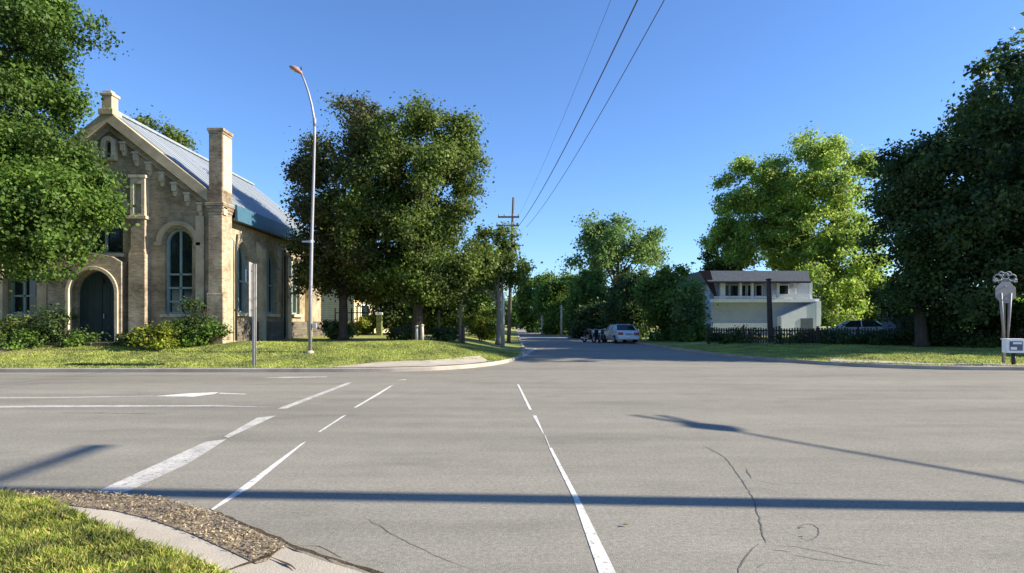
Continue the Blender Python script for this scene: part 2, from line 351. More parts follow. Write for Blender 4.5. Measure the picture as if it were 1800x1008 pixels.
# ------------------------------------------------------------------ the setting: road, lawns, kerbs
# far-side kerb lines as y(x)
LB = [(-160,20.7),(-60,20.7),(-30,20.7),(-14,20.75),(-8,20.8),(-5,20.9),(-3,21.4),(-1.6,22.6),(-0.6,24.4),(0.1,27.0),(0.5,30.5),(0.75,36.0)]
RB = [(9.35,60.0),(9.4,46.0),(9.6,37.0),(10.2,30.5),(11.2,26.4),(12.6,23.8),(14.6,22.2),(17.5,21.6),(24,21.4),(40,21.3),(70,21.3),(160,21.3)]
def dens(B, n=6):
    out = []
    for a, b in zip(B[:-1], B[1:]):
        for k in range(n): t = k/n; out.append((a[0]+(b[0]-a[0])*t, a[1]+(b[1]-a[1])*t))
    return out + [B[-1]]
def curve_pts(B, n=6):                  # Catmull-Rom through the points
    out = []; Q = [B[0]] + B + [B[-1]]
    for i in range(1, len(Q)-2):
        p0,p1,p2,p3 = [np.array(q, float) for q in Q[i-1:i+3]]
        for k in range(n):
            t = k/n; out.append(tuple(0.5*((2*p1)+(-p0+p2)*t+(2*p0-5*p1+4*p2-p3)*t*t+(-p0+3*p1-3*p2+p3)*t**3)))
    return out + [B[-1]]
LBd = dens(LB[:4], 10)[:-1] + curve_pts(LB[3:], 8)
RBd = curve_pts(RB[:9], 8) + dens(RB[8:], 10)[1:]
lxs = np.array([p[0] for p in LBd]); lys = np.array([p[1] for p in LBd])
rxs = np.array([p[0] for p in RBd]); rys = np.array([p[1] for p in RBd])
def hL(x, y):
    dy = y - np.interp(x, lxs, lys); dx = (0.75 - x)*1.3
    d = np.minimum(dy, np.maximum(dx, 0) + 0.0*dy) if np.ndim(x) or True else dy
    d = np.where(x < -0.6, np.minimum(dy, dx*1.0+0.2), np.minimum(dy, dx))
    return 0.12 + 0.60*smooth(0.2, 7.0, d) + 0.02*np.sin(x*0.9)*np.sin(y*0.7)*smooth(1,4,d)
def hR(x, y):
    dy = y - np.interp(x, rxs, rys); dx = (x - 9.35)*1.0
    d = np.minimum(dy, dx)
    return 0.12 + 0.22*smooth(0.2, 9.0, d) + 0.02*np.sin(x*0.8)*np.sin(y*0.6)*smooth(1,4,d)
def lawn(name, xs, ys, hf, far=220.0):
    rows = [0, 0.15, 0.4, 0.8, 1.3, 1.9, 2.6, 3.4, 4.3, 5.4, 6.7, 8.5, 11, 14, 18, 24, 32, 45, 70, 110, 160, far]
    mb = MB(); vs = []
    for x, y in zip(xs, ys):
        for r_ in rows: yy = y + r_; vs.append((x, yy, float(hf(x, yy))))
    n = len(rows); fs = []
    for i in range(len(xs)-1):
        for k in range(n-1): fs.append((i*n+k, (i+1)*n+k, (i+1)*n+k+1, i*n+k+1))
    mb.add(vs, fs, True); return tag(mb.build(name, M['grass'], None, 0, True), kind='structure')
lawn('lawn', lxs, lys, hL); lawn('lawn', rxs, rys, hR)
mb = MB(); mb.add([(-160,-30,0),(160,-30,0),(160,32,0),(-160,32,0)], [(0,1,2,3)]); mb.add([(0.2,32,0),(9.9,32,0),(9.9,420,0),(0.2,420,0)], [(0,1,2,3)])
tag(mb.build('road', M['asphalt']), kind='structure')
mb = MB(); mb.add([(-2500,-2500,-0.04),(2500,-2500,-0.04),(2500,3500,-0.04),(-2500,3500,-0.04)], [(0,1,2,3)])
tag(mb.build('ground', M['field']), kind='structure')
def kerb(name, pts, side, wd=0.16, h=0.135):
    mb = MB(); vs = []; n = len(pts)
    for i, p in enumerate(pts):
        a = np.array(pts[max(i-1,0)]); b = np.array(pts[min(i+1,n-1)]); t = (b-a)/np.linalg.norm(b-a); nn = np.array([-t[1], t[0]])*side
        p = np.array(p); o = p - nn*0.02; q = p + nn*wd
        for (c, z) in ((o,-0.02),(o,h-0.02),(o+nn*0.02,h),(q,h),(q,-0.02)): vs.append((c[0],c[1],z))
    fs = [(i*5+k,(i+1)*5+k,(i+1)*5+k+1,i*5+k+1) for i in range(n-1) for k in range(4)]
    return tag(mb.add(vs, fs).build(name, M['kerb']), kind='structure')
kerb('kerb', LBd + [(0.75, y) for y in (50, 90, 200)], 1); kerb('kerb', [(9.35,y) for y in (200,110,75)] + RBd, 1)
def drape(name, poly, hf, m, lift, n=14):      # quad strip sheet following a lawn; poly = (near line, far line)
    A, B = poly; vs = []; k = 5
    for i in range(n+1):
        t = i/n
        def at(Ln):
            s = t*(len(Ln)-1); j = min(int(s), len(Ln)-2); u = s-j
            return np.array(Ln[j])*(1-u) + np.array(Ln[j+1])*u
        a, b = at(A), at(B)
        for q in range(k+1):
            p = a*(1-q/k) + b*(q/k); vs.append((p[0], p[1], float(hf(p[0], p[1]))+lift))
    fs = [(i*(k+1)+q,(i+1)*(k+1)+q,(i+1)*(k+1)+q+1,i*(k+1)+q+1) for i in range(n) for q in range(k)]
    return tag(MB().add(vs, fs).build(name, m), kind='structure')
drape('sidewalk', ([(-6.2,21.0),(-5,21.06),(-3.0,21.56),(-1.7,22.7),(-0.8,24.2)], [(-6.3,21.2),(-4.8,22.7),(-3.3,23.2),(-2.2,24.1),(-1.3,25.4)]), hL, M['concrete'], 0.03)
drape('sidewalk', ([(12.4,24.4),(15,22.35),(18,21.85),(22,21.7)], [(13.0,25.6),(15.3,23.3),(18,22.75),(22,22.55)]), hR, M['concrete'], 0.03)
drape('path', ([(-60,24.7),(-24,24.4),(-17.5,24.6)], [(-60,25.7),(-24,25.4),(-17.5,25.3)]), hL, M['dirt'], 0.012)
drape('flower_bed', ([(-27,26.2),(-20,26.0),(-13,26.3)], [(-27,27.7),(-20,27.7),(-12.6,27.7)]), hL, M['mulch'], 0.035)

# road paint
def sheet(name, quads, m, z=0.004, kind='structure'):
    mb = MB()
    for q in quads:
        vs = []
        for p in q:
            g = G(p[0], p[1]) if len(p) == 2 else p
            vs.append((g[0], g[1], z))
        mb.add(vs, [tuple(range(len(vs)))])
    return tag(mb.build(name, m), kind=kind)
sheet('stop_line', [[(620,673),(611,673),(488,719),(503,719)], [(486,731),(452,735),(394,768),(401,770)], [(398,773),(362,777),(165,867),(222,866),(330,816)]], M['paint_worn'])
sheet('crosswalk_line', [[(716,667),(697,669),(712,668.4)], [(692,677),(684,680),(622,717),(626,717),(668,693)], [(609,730),(602,732),(559,760),(563,760)],
      [(539,776),(529,781),(364,901),(374,898),(440,858)]], M['paint'])
sheet('crosswalk_line', [[(909,676),(912,676),(935,721),(930,721)], [(936,731),(943,731),(956,763),(954.5,763)], [(957,766),(958.5,766),(967,787),(965.5,787)],
      [(965,788),(970,788),(1018,877),(1008,877)], [(1008,877),(1018,877),(1083,1009),(1053,1009)]], M['paint'])
sheet('lane_line', [[(-200,719),(-200,715.5),(150,713),(380,713),(490,716.5),(380,715),(150,716)]], M['paint_worn'])
sheet('lane_line', [[(270,697),(330,692),(385,690),(378,693),(340,698)], [(388,691),(384,692.5),(435,694),(430,693)]], M['paint'])
sheet('lane_line', [[(-200,702),(-200,700.5),(120,698.5),(270,696),(270,697),(120,700)]], M['paint_worn'])
sheet('lane_line', [[(455,665),(500,663),(575,662.5),(575,663.5),(500,665)]], M['paint_worn'])
sheet('lane_line', [[(-0.2,30,0),(0.55,29.2,0),(1.55,39,0),(1.4,39,0)], [(1.4,39.3,0),(5.5,37.2,0),(5.5,37.5,0),(1.5,39.8,0)]], M['paint_worn'], 0.006)  # kerb edge line, plus a sunlit gap between shadows painted as a strip
# cracks and tyre marks
def ribbon(name, lines, m, z=0.003):
    mb = MB(); rnd = random.Random(4)
    for pts, wd in lines:
        W = [np.array(G(*p)[:2]) for p in pts]; W2 = [W[0]]
        for a, b in zip(W[:-1], W[1:]):
            k = max(2, int(np.linalg.norm(b-a)/0.09))
            for j in range(1, k+1):
                jit = 0.010 if j < k else 0
                W2.append(a+(b-a)*j/k + np.array([rnd.uniform(-jit,jit), rnd.uniform(-jit,jit)]))
        vs = []; n = len(W2)
        for i, p in enumerate(W2):
            t = W2[min(i+1,n-1)] - W2[max(i-1,0)]; t = t/(np.linalg.norm(t)+1e-9); nn = np.array([-t[1],t[0]])
            ww = wd*rnd.uniform(0.5,1.2)*min(1, 0.3+i/3, 0.3+(n-1-i)/3)
            for s_ in (-1,1): q = p + nn*ww*s_/2; vs.append((q[0],q[1],z))
        mb.add(vs, [(2*i,2*i+1,2*i+3,2*i+2) for i in range(n-1)])
    return tag(mb.build(name, m), kind='structure')
circ = [(1420+20*math.cos(a), 936+14*math.sin(a)) for a in np.linspace(-2.6, 2.4, 16)]
ribbon('road_crack', [([(1240,785),(1275,805),(1300,840),(1322,872),(1332,905),(1345,950),(1347,956)],0.013), ([(1334,957),(1315,975),(1302,995),(1298,1010)],0.013),
    ([(1311,824),(1320,842)],0.016), ([(1318,845),(1370,852),(1430,850)],0.007), (circ,0.008),
    ([(1345,958),(1400,962),(1450,972),(1540,993),(1600,1000)],0.007), ([(1385,975),(1440,985),(1500,990)],0.010), ([(1360,968),(1390,971)],0.012), ([(1445,963),(1480,966)],0.01),
    ([(640,910),(700,945),(760,975),(840,1004)],0.006), ([(1330,1000),(1345,990)],0.012), ([(100,726),(200,727),(300,728)],0.02), ([(630,782),(640,783)],0.02),
    ([(1404,930),(1412,927)],0.03), ([(1404,944),(1412,943)],0.03)], M['seal'])

# near-left corner: grass, concrete strip, litter
def poly_sheet(name, pts, m, z, kind='structure', hbot=None):
    mb = MB(); 
    if hbot is None:
        tr = tessellate_polygon([[Vector((p[0],p[1],0)) for p in pts]]); mb.add([(p[0],p[1],z) for p in pts], [tuple(t) for t in tr])
    else: mb.prism(pts, XY, hbot, z)
    return tag(mb.build(name, m), kind=kind)
def GP(l, z): return [G(a,b,z)[:2] for a,b in l]
edge_road = GP([(-700,856),(-300,858),(0,862),(150,866),(290,878),(368,901),(430,930),(500,960),(560,984),(640,1008),(760,1040),(980,1090)],0.02)
edge_conc = GP([(-300,862),(0,868),(90,884),(200,897),(260,911),(330,935),(400,968),(450,990),(505,962)],0.03)
edge_grass = GP([(-700,850),(-300,858),(0,866),(60,876),(130,900),(200,934),(260,960),(330,980),(400,1008),(470,1050),(640,1140)],0.06)
poly_sheet('sidewalk', edge_road + [(1.2,2.4),(-0.6,1.6),(-14,1.2),(-14,5.9)], M['concrete'], 0.022, hbot=-0.05)
lit = edge_road[1:7] + GP([(505,962),(455,985),(400,968),(330,935),(260,911),(200,897),(90,884),(0,868),(-300,862)],0.03)
poly_sheet('leaf_litter_bed', edge_road[1:8] + GP([(470,985),(450,990),(400,966),(330,935),(260,911),(200,897),(90,884),(0,868),(-300,864)],0.03), M['dirt'], 0.028)
poly_sheet('lawn', edge_grass + [(-0.9,1.8),(-14,1.4),(-14,6.0)], M['grass'], 0.06, hbot=0.0)
ribbon_l = [([(368,901),(430,930),(500,960),(510,966),(560,984),(640,1008),(700,1026)],0.05), ([(505,962),(470,985),(420,1003),(400,1010)],0.05), ([(470,985),(505,1000),(520,1010)],0.03), ([(510,966),(560,968),(600,990)],0.02)]
ribbon('kerb_joint', ribbon_l, M['mulch'], 0.033)
def inside(px, py, poly):
    c = np.zeros(len(px), bool); n = len(poly)
    for i in range(n):
        x0,y0 = poly[i]; x1,y1 = poly[(i+1)%n]
        k = ((y0 > py) != (y1 > py)) & (px < (x1-x0)*(py-y0)/((y1-y0) if y1 != y0 else 1e-9)+x0); c ^= k
    return c
def blades(name, poly, n, hmin, hmax, zf, seed, m, bb, wd=0.006, label=None):
    rng = np.random.default_rng(seed); x = rng.uniform(bb[0],bb[1],n); y = rng.uniform(bb[2],bb[3],n)
    k = inside(x, y, poly) & ~((x > -5.9) & (x < -1.0) & (y > 20.5) & (y < np.interp(x, lxs, lys)+np.interp(x,[-5.9,-4.5,-1.0],[0.4,1.9,1.6])))
    x = x[k]; y = y[k]; n = len(x)
    pat = 0.6+0.8*(0.5+0.5*np.sin(x*5.1+np.sin(y*4.3)*1.7)*np.sin(y*6.1+np.sin(x*3.7)))
    h = rng.uniform(hmin,hmax,n)*pat; a = rng.uniform(0,2*np.pi,n); ln = rng.normal(size=(n,2))*h[:,None]*0.6
    z = zf(x,y); q = np.empty((n,4,3)); w_ = wd*(0.7+0.8*rng.random(n))
    cx, cy = np.cos(a)*w_, np.sin(a)*w_
    q[:,0] = np.c_[x-cx,y-cy,z]; q[:,1] = np.c_[x+cx,y+cy,z]
    q[:,2] = np.c_[x+ln[:,0]+cx*.3,y+ln[:,1]+cy*.3,z+h]; q[:,3] = np.c_[x+ln[:,0]-cx*.3,y+ln[:,1]-cy*.3,z+h]
    return tag(raw_quads(name, q.reshape(-1,3), m), label, 'grass', kind='stuff')
blades('grass', edge_grass + [(-0.9,1.8),(-14,1.4),(-14,6.0)], 170000, 0.02, 0.065, lambda x,y: np.full_like(x,0.058), 3, M['lf_grass'], (-8,-0.8,3.2,6.6), 0.006, 'bright green grass blades on the near corner verge')
def litter(name, poly, n, seed, bb, label):
    rng = np.random.default_rng(seed); x = rng.uniform(bb[0],bb[1],n); y = rng.uniform(bb[2],bb[3],n); k = inside(x,y,poly); x=x[k]; y=y[k]; n=len(x)
    nor = rng.normal(size=(n,3))*0.45+np.array([0,0,1]); nor /= np.linalg.norm(nor,axis=1,keepdims=True)
    c = np.c_[x,y,0.034+rng.random(n)*0.025]
    return tag(raw_quads(name, leaves(rng,c,nor,0.02,0.6), M['lf_litter']), label, 'leaf litter', kind='stuff')
litter('leaf_litter', lit, 42000, 5, (-7,-1.2,4.3,6.5), 'dry brown leaf litter between the kerb strip and asphalt')
mb = MB(); g = G(1098,926); mb.add([(g[0]-.03,g[1],.012),(g[0],g[1]-.02,.03),(g[0]+.035,g[1],.014),(g[0],g[1]+.025,.035)], [(0,1,2),(0,2,3)])
tag(mb.build('leaf', M['lf_litter']), 'single dead brown leaf lying alone on the road right of the crosswalk line', 'leaf')
# lawn tufts along the far kerbs
pl = list(zip(lxs, lys+0.12)) + [(0.4,34),(-3,34),(-6,29),(-30,29),(-160,29)]
blades('grass', pl, 110000, 0.02, 0.06, hL, 11, M['lf_lawn'], (-20,0.6,20.7,31), 0.016, 'mown green lawn grass in front of the church')
pr = list(zip(rxs, rys+0.12)) + [(60,34),(9.6,60)]
blades('grass', pr, 90000, 0.02, 0.06, hR, 12, M['lf_lawn'], (9.4,30,21.3,40), 0.018, 'mown lawn grass on the right far corner by the fence')

# ------------------------------------------------------------------ the church
ch = thing('church', 'old buff brick church with steep gable, arched dark door and pale metal roof', 'church', (-17.6, 27.5, 0.72))
WR, WL, EV, AP, LEN = 4.75, -5.2, 6.3, 10.05, 14.6
slope = (AP-EV)/WR; EL = AP + WL*slope
door_h = arch(-0.55, 1.95, 0.08, 3.2); win_r = arch(2.95, 1.2, 1.3, 5.05); win_l = arch(-3.95, 1.2, 1.3, 4.5); up_w = arch(-0.35, 1.7, 3.95, 6.7)
mb = MB()
mb.prism([(WL,0),(WR,0),(WR,EV),(0,AP),(WL,EL)], XZ, 0.0, 0.4, [door_h, win_r, win_l, up_w])
sw = [arch(y, 1.35, 1.4, 4.75, pointed=True) for y in (2.35, 6.0, 9.7)]
mb.prism([(0.4,0),(LEN,0),(LEN,EV),(0.4,EV)], YZ, WR-0.4, WR, sw)
mb.box(WL, WL+0.4, 0.4, LEN, 0, EL); mb.box(WL+.4, WR-.4, LEN-0.4, LEN, 0, EV-.5)
mb.build('wall', M['brick'], ch)
# dark interior back board keeps daylight out
# porch surround with brick hood
mb = MB(); ring([(-2.05,0),(0.72,0),(0.72,3.55),(0.3,3.78),(-0.65,3.95),(-1.6,3.78),(-2.05,3.55)], arch(-0.55,2.25,0.0,3.35), mb, XZ, -0.45, -0.002)
mb.build('porch', M['old_brick'], ch, 0.02)
mb = MB(); ring(arch(-0.55,2.27,0.0,3.36), arch(-0.55,1.97,-0.0,3.21), mb, XZ, -0.52, -0.30); mb.build('door_arch', M['stone'], ch, 0.02)
mb = MB(); mb.prism(door_h, XZ, 0.2, 0.26)
d = mb.build('door', M['door'], ch)
mb = MB(); mb.box(-0.565,-0.535,0.17,0.198,0.1,3.15)
for x in (-1.2,-0.9,-0.2,0.1): mb.box(x-0.012,x+0.012,0.188,0.199,0.1,2.5)
mb.build('door_plank', M['darkmetal'], d)
mb = MB(); mb.box(-0.44,-0.41,0.12,0.198,1.1,1.3); mb.build('handle', M['galv'], d)
mb = MB(); mb.box(-0.66,-0.44,0.12,0.198,2.62,2.85); mb.build('door_lamp', M['darkmetal'], d)
mb = MB(); mb.box(-1.9,0.8,-1.2,-0.46,-0.3,0.08); mb.build('doorstep', M['plinth'], ch)
def church_window(shape, inner, y, cx, wd, z0, z1, bars, fn=XZ):
    mb = MB(); ring(shape, inner, mb, fn, y-0.04, y+0.08)
    w0 = cx-wd/2+.02; w1 = cx+wd/2-.02
    def bar(u0,u1,v0,v1):
        mb.prism([(u0,v0),(u1,v0),(u1,v1),(u0,v1)], fn, y-0.03, y+0.06)
    bar(cx-0.04, cx+0.04, z0+.02, z1-0.05)
    for b in bars: bar(w0, w1, b-0.04, b+0.04)
    f = mb.build('window', M['frame'], ch)
    MB().prism(shape, fn, y+0.085, y+0.1).build('pane', M['glass'], f); return f
def inset(cx, wd, z0, z1, k=0.09, pointed=False): return arch(cx, wd-2*k, z0+k, z1-k, pointed=pointed)
church_window(win_r, inset(2.95,1.2,1.3,5.05), 0.2, 2.95, 1.2, 1.3, 5.05, (3.05,2.45,1.85))
church_window(win_l, inset(-3.95,1.2,1.3,4.5), 0.2, -3.95, 1.2, 1.3, 4.5, (3.0,2.1))
church_window(up_w, inset(-0.35,1.7,3.95,6.7), 0.2, -0.35, 1.7, 3.95, 6.7, (5.2,))
for y, s_ in zip((2.35,6.0,9.7), sw):
    church_window(s_, inset(y,1.35,1.4,4.75,pointed=True), WR-0.22, y, 1.35, 1.4, 4.75, (2.9,), lambda u,v,w_: (2*(WR-0.22)-w_, u, v))
# hood moulds, sills
for cx, wd, z1 in ((2.95,1.2,5.05),(-3.95,1.2,4.5),(-0.35,1.7,6.7)):
    r0 = wd/2+0.12; zs = z1-wd/2; A = [(cx+r0*math.cos(a), zs+r0*math.sin(a)) for a in np.linspace(0,math.pi,17)]; B = [(cx+(r0+.22)*math.cos(a), zs+(r0+.22)*math.sin(a)) for a in np.linspace(math.pi,0,17)]
    mb = MB(); mb.prism(A+B, XZ, -0.12, -0.002); mb.box(cx-r0-.3,cx-r0+0.0,-0.14,-0.003,zs-.16,zs-.005); mb.box(cx+r0,cx+r0+.3,-0.14,-0.003,zs-.16,zs-.005)
    mb.build('hood_mould', M['plaster'], ch, 0.01)
for cx, wd, z in ((2.95,1.5,1.3),(-3.95,1.5,1.3),(-0.35,2.0,3.95)):
    MB().box(cx-wd/2,cx+wd/2,-0.16,0.16,z-0.15,z-0.003).build('sill', M['stone'], ch, 0.01)
for y in (2.35,6.0,9.7):
    MB().box(WR+0.002,WR+0.16,y-0.85,y+0.85,1.22,1.38).build('sill', M['stone'], ch, 0.01)
# pilasters with panel heads
def pilaster(x):
    mb = MB(); mb.box(x-.36,x+.36,-0.42,-0.002,0,3.9); mb.box(x-.31,x+.31,-0.34,-0.002,3.9,5.5); mb.prism([(x-.36,3.9),(x+.36,3.9),(x+.31,4.1),(x-.31,4.1)], XZ, -0.40, -0.345)
    p = mb.build('pilaster', M['old_brick'], ch, 0.015)
    mb = MB(); ring([(x-.32,5.5),(x+.32,5.5),(x+.32,7.2),(x-.32,7.2)], [(x-.16,5.65),(x+.16,5.65),(x+.16,6.95),(x-.16,6.95)], mb, XZ, -0.36, -0.003); mb.box(x-.16,x+.16,-0.12,-0.004,5.65,6.95)
    mb.box(x-.40,x+.40,-0.42,-0.01,5.42,5.56); mb.box(x-.38,x+.38,-0.42,-0.01,7.2,7.32)
    mb.build('pilaster_head', M['stone'], p, 0.01)
pilaster(1.35); pilaster(-2.15)
for x in (WL+0.3,):
    MB().box(x-.35,x+.35,-0.3,-0.002,0,4.6).build('pilaster', M['plaster'], ch, 0.015)
MB().box(3.75,4.12,-0.14,-0.003,0,5.6).build('pilaster', M['plaster'], ch, 0.015)
MB().box(-4.9+1.72,-2.75,-0.14,-0.003,0,5.6).build('pilaster', M['plaster'], ch, 0.015)
for y in (0.75,4.2,7.85,11.6):
    mb = MB(); mb.box(WR+.002,WR+.3,y-.28,y+.28,0,4.6); mb.prism([(WR+.002,4.6),(WR+.3,4.6),(WR+.002,5.0)], lambda u,v,w_: (u,w_,v), y-.28, y+.28); mb.build('buttress', M['plaster'], ch, 0.015)
MB().box(WR+.003,WR+.14,0.7,LEN,-0.4,0.95).build('plinth', M['plinth'], ch, 0.02); MB().box(1.75,4.2,-0.16,-0.003,-0.4,0.6).build('plinth', M['plinth'], ch, 0.02); MB().box(WL-0.1,-2.6,-0.16,-0.003,-0.4,0.6).build('plinth', M['plinth'], ch, 0.02)
# rake cornice, corbels, finial
def rake(u0, u1, dz0, dz1):   # polygon following the gable slope between |x| u0..u1
    return u0, u1, dz0, dz1
mb = MB()
mb.prism([(0,AP+.12),(WR+.35,AP+.12-(WR+.35)*slope),(WR+.35,AP-.42-(WR+.35)*slope),(0,AP-.42)], XZ, -0.34, 0.0-0.003)
mb.prism([(0,AP+.12),(WL-.25,AP+.12+(WL-.25)*slope),(WL-.25,AP-.42+(WL-.25)*slope),(0,AP-.42)], XZ, -0.34, 0.0-0.003)
mb.build('rake_cornice', M['plaster'], ch, 0.015)
mb = MB()
mb.prism([(0,AP-.43),(WR,AP-.43-WR*slope),(WR,AP-.75-WR*slope),(0,AP-.75)], XZ, -0.17, -0.004); mb.prism([(0,AP-.43),(WL,AP-.43+WL*slope),(WL,AP-.75+WL*slope),(0,AP-.75)], XZ, -0.17, -0.004)
mb.build('rake_band', M['brick'], ch, 0.01)
for i in range(7):
    for s_ in (-1, 1):
        x = s_*(0.62+0.56*i); z = AP-0.86-abs(x)*slope
        mb = MB(); mb.box(x-.10,x+.10,-0.26,-0.005,z-.28,z+.02); mb.prism([(x-.10,z-.28),(x+.10,z-.28),(x+.05,z-.48),(x-.05,z-.48)], XZ, -0.16, -0.006); mb.box(x-.14,x+.14,-0.30,-0.02,z+.025,z+.11)
        mb.build('corbel', M['stone'], ch, 0.01)
mb = MB(); ring(arch(-0.02,0.62,8.02,9.05), arch(-0.02,0.28,8.12,8.85), mb, XZ, -0.24, -0.004); n_ = mb.build('niche', M['stone'], ch, 0.01)
MB().prism(arch(-0.02,0.30,8.1,8.88), XZ, -0.02, -0.008).build('pane', M['glass'], n_)
mb = MB(); mb.box(-.20,.24,-0.36,0.1,AP+.0,AP+.78); mb.box(-.26,.30,-0.42,0.16,AP+.72,AP+.84); mb.box(-.12,.16,-.28,.02,AP+.84,AP+.98); mb.box(-.3,.34,-.46,.2,AP-.12,AP+.14)
mb.build('finial', M['plaster'], ch, 0.02)
# corner pier and chimney
mb = MB(); mb.box(4.36,5.08,-0.40,0.62,0,2.2); mb.box(4.42,5.04,-0.37,0.58,2.2,5.6)
for k in range(4): mb.box(4.42-.03*k,5.04+.03*k,-0.375-.03*k,0.58+.03*k,5.6+.13*k,5.73+.13*k)
mb.box(4.40,5.05,-0.385,0.59,6.12,6.6); mb.prism([(4.40,6.6),(5.05,6.6),(5.03,6.8),(4.42,6.8)], XZ, -0.37, 0.585)
p = mb.build('corner_pier', M['old_brick'], ch, 0.025)
mb = MB(); mb.box(4.43,5.02,-0.325,0.56,6.62,9.13); c_ = mb.build('chimney', M['old_brick'], ch, 0.02)
mb = MB(); mb.box(4.36,5.08,-0.36,0.62,9.25,9.38); mb.box(4.40,5.04,-0.32,0.58,9.14,9.25); mb.build('chimney_cap', M['old_brick'], c_, 0.01)
mb = MB(); mb.box(5.02+.003,5.05,-0.28,0.54,6.7,9.1); mb.build('sunlit_face', M['stone'], c_)  # paler skin on the sun side; sunlight put into the colour
# roof
ov = 0.36
def roofside(s_):
    x1 = (WR if s_ > 0 else -WL) + ov; z1 = AP - x1*slope
    mb = MB(); prof = [(0,AP+.16),(s_*x1,z1+.16),(s_*x1,z1+.02),(0,AP+.02)]
    mb.prism(prof, XZ, 0.01, LEN+0.35)
    n = 24
    for k in range(n):
        y = 0.2+ (LEN)*k/n; mb.prism([(0,AP+.165),(s_*x1,z1+.165),(s_*x1,z1+.182),(0,AP+.182)], XZ, y-.015, y+.015)
    return mb
roofside(1).build('roof', M['roof'], ch); roofside(-1).build('roof', M['roof'], ch)
mb = MB(); mb.box(-.12,.12,0.05,LEN+.4,AP+.15,AP+.26); mb.build('ridge_cap', M['roof'], ch)
x1 = WR+ov; z1 = AP-x1*slope
mb = MB(); mb.prism([(x1+.003,z1+.22),(x1+.10,z1+.2),(x1+.14,z1-.5),(x1+.003,z1-.5)], XZ, 0.7, LEN+.35); mb.build('fascia', M['fascia'], ch)
mb = MB(); mb.box(WR-.05,x1,0.62,LEN+.3,z1-.50,z1-.40); mb.build('soffit', M['soffit'], ch)
mb = MB(); mb.tube([(5.2,0.75,4.9),(5.16,0.72,4.3),(5.16,0.72,0.1)],0.055,8); mb.build('downpipe', M['darkmetal'], ch)
mb = MB(); mb.tube([(5.12,6.9,4.9),(5.12,6.9,0.1)],0.05,8); mb.build('downpipe', M['darkmetal'], ch)
# west wing, mostly behind the near tree
mb = MB(); mb.prism([(-10,0),(WL-.01,0),(WL-.01,4.3),(-10,4.3)], XZ, 0.8, 1.1, [arch(-7.5,1.2,1.3,3.5)]); mb.box(-10,-9.7,1.1,9,0,4.3); mb.build('wing_wall', M['brick'], ch)
church_window(arch(-7.5,1.2,1.3,3.5), inset(-7.5,1.2,1.3,3.5), 0.95, -7.5, 1.2, 1.3, 3.5, (2.4,))
MB().prism([(0.4,4.3),(9.2,4.3),(4.8,6.3)], lambda u,v,w_: (w_,u,v), -10.3, WL-.02).build('wing_roof', M['roof'], ch)

# shrubs at the church foot
def shrub(name, label, px, py, d, rx, rz, ncl, m, seed, leaf=0.10, per=50, group='shrubs along the church front', cr=0.28):
    x, y, z = P(px, py, d); zb = float(hL(x, y)) if x < 0.5 else float(hR(x, y))
    t = thing(name, label, 'shrub', (x, y, zb), 0, group)
    crown('foliage', [(0,0,rz*0.9,rx,rx*0.75,rz),( -rx*.4,-.1,rz*0.7,rx*.6,rx*.5,rz*.7),(rx*.45,.05,rz*0.75,rx*.6,rx*.5,rz*.75)], ncl, per, cr, leaf, seed, M[m], t, zmin=0.02)
    mb = MB(); rnd = random.Random(seed)
    for k in range(6):
        a = rnd.uniform(0,6.28); mb.tube([(0.05*math.cos(a),0.05*math.sin(a),-.05),(rx*.3*math.cos(a),rx*.3*math.sin(a),rz*.7),(rx*.6*math.cos(a),rx*.5*math.sin(a),rz*1.4)],[0.03,0.02,0.008],5,False)
    mb.build('stem', M['bark'], t); return t
shrub('shrub', 'bright yellow green low shrub nearest the church door, its left end yellowest', 272, 606, 25.5, 0.85, 0.46, 80, 'lf_yel', 21)
shrub('shrub', 'broad leafy green shrub at the foot of the church corner pier', 342, 602, 26.5, 1.1, 0.58, 110, 'lf_left', 22)
shrub('shrub', 'dark rounded evergreen shrub beneath the tall arched church window', 352, 550, 26.9, 0.72, 1.12, 70, 'lf_dark', 23)
shrub('shrub', 'dark shrub just left of the arched church door', 105, 590, 26.6, 0.75, 0.85, 60, 'lf_dark', 24)
shrub('shrub', 'dull olive shrub under the left church window, at the photo edge', 28, 592, 26.6, 1.1, 0.62, 70, 'lf_maple', 25)
shrub('shrub', 'small low green plant clump on the lawn edge at far left', 40, 608, 25.6, 0.5, 0.18, 25, 'lf_mid', 26)
shrub('shrub', 'small dark low plant clump right of the church doorstep', 225, 604, 26.4, 0.5, 0.2, 25, 'lf_dark', 27)
shrub('shrub', 'flat small plant clump left of the church doorstep', 140, 606, 26.2, 0.6, 0.15, 25, 'lf_mid', 28)

# ------------------------------------------------------------------ trees
b = (-21.5, 22.6, 0.35)
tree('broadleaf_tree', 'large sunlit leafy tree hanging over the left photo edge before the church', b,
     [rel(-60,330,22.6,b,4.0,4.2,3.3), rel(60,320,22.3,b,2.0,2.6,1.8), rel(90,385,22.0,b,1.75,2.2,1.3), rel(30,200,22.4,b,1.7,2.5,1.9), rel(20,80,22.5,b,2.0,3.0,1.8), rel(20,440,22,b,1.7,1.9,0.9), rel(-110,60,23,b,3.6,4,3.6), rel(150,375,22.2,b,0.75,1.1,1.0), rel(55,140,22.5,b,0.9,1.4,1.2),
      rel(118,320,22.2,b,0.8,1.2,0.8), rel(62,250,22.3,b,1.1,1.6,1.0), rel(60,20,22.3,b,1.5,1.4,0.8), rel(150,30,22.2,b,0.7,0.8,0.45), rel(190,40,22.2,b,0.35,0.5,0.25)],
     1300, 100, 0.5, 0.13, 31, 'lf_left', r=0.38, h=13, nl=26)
b = (-8.9, 33.0, 0.70)
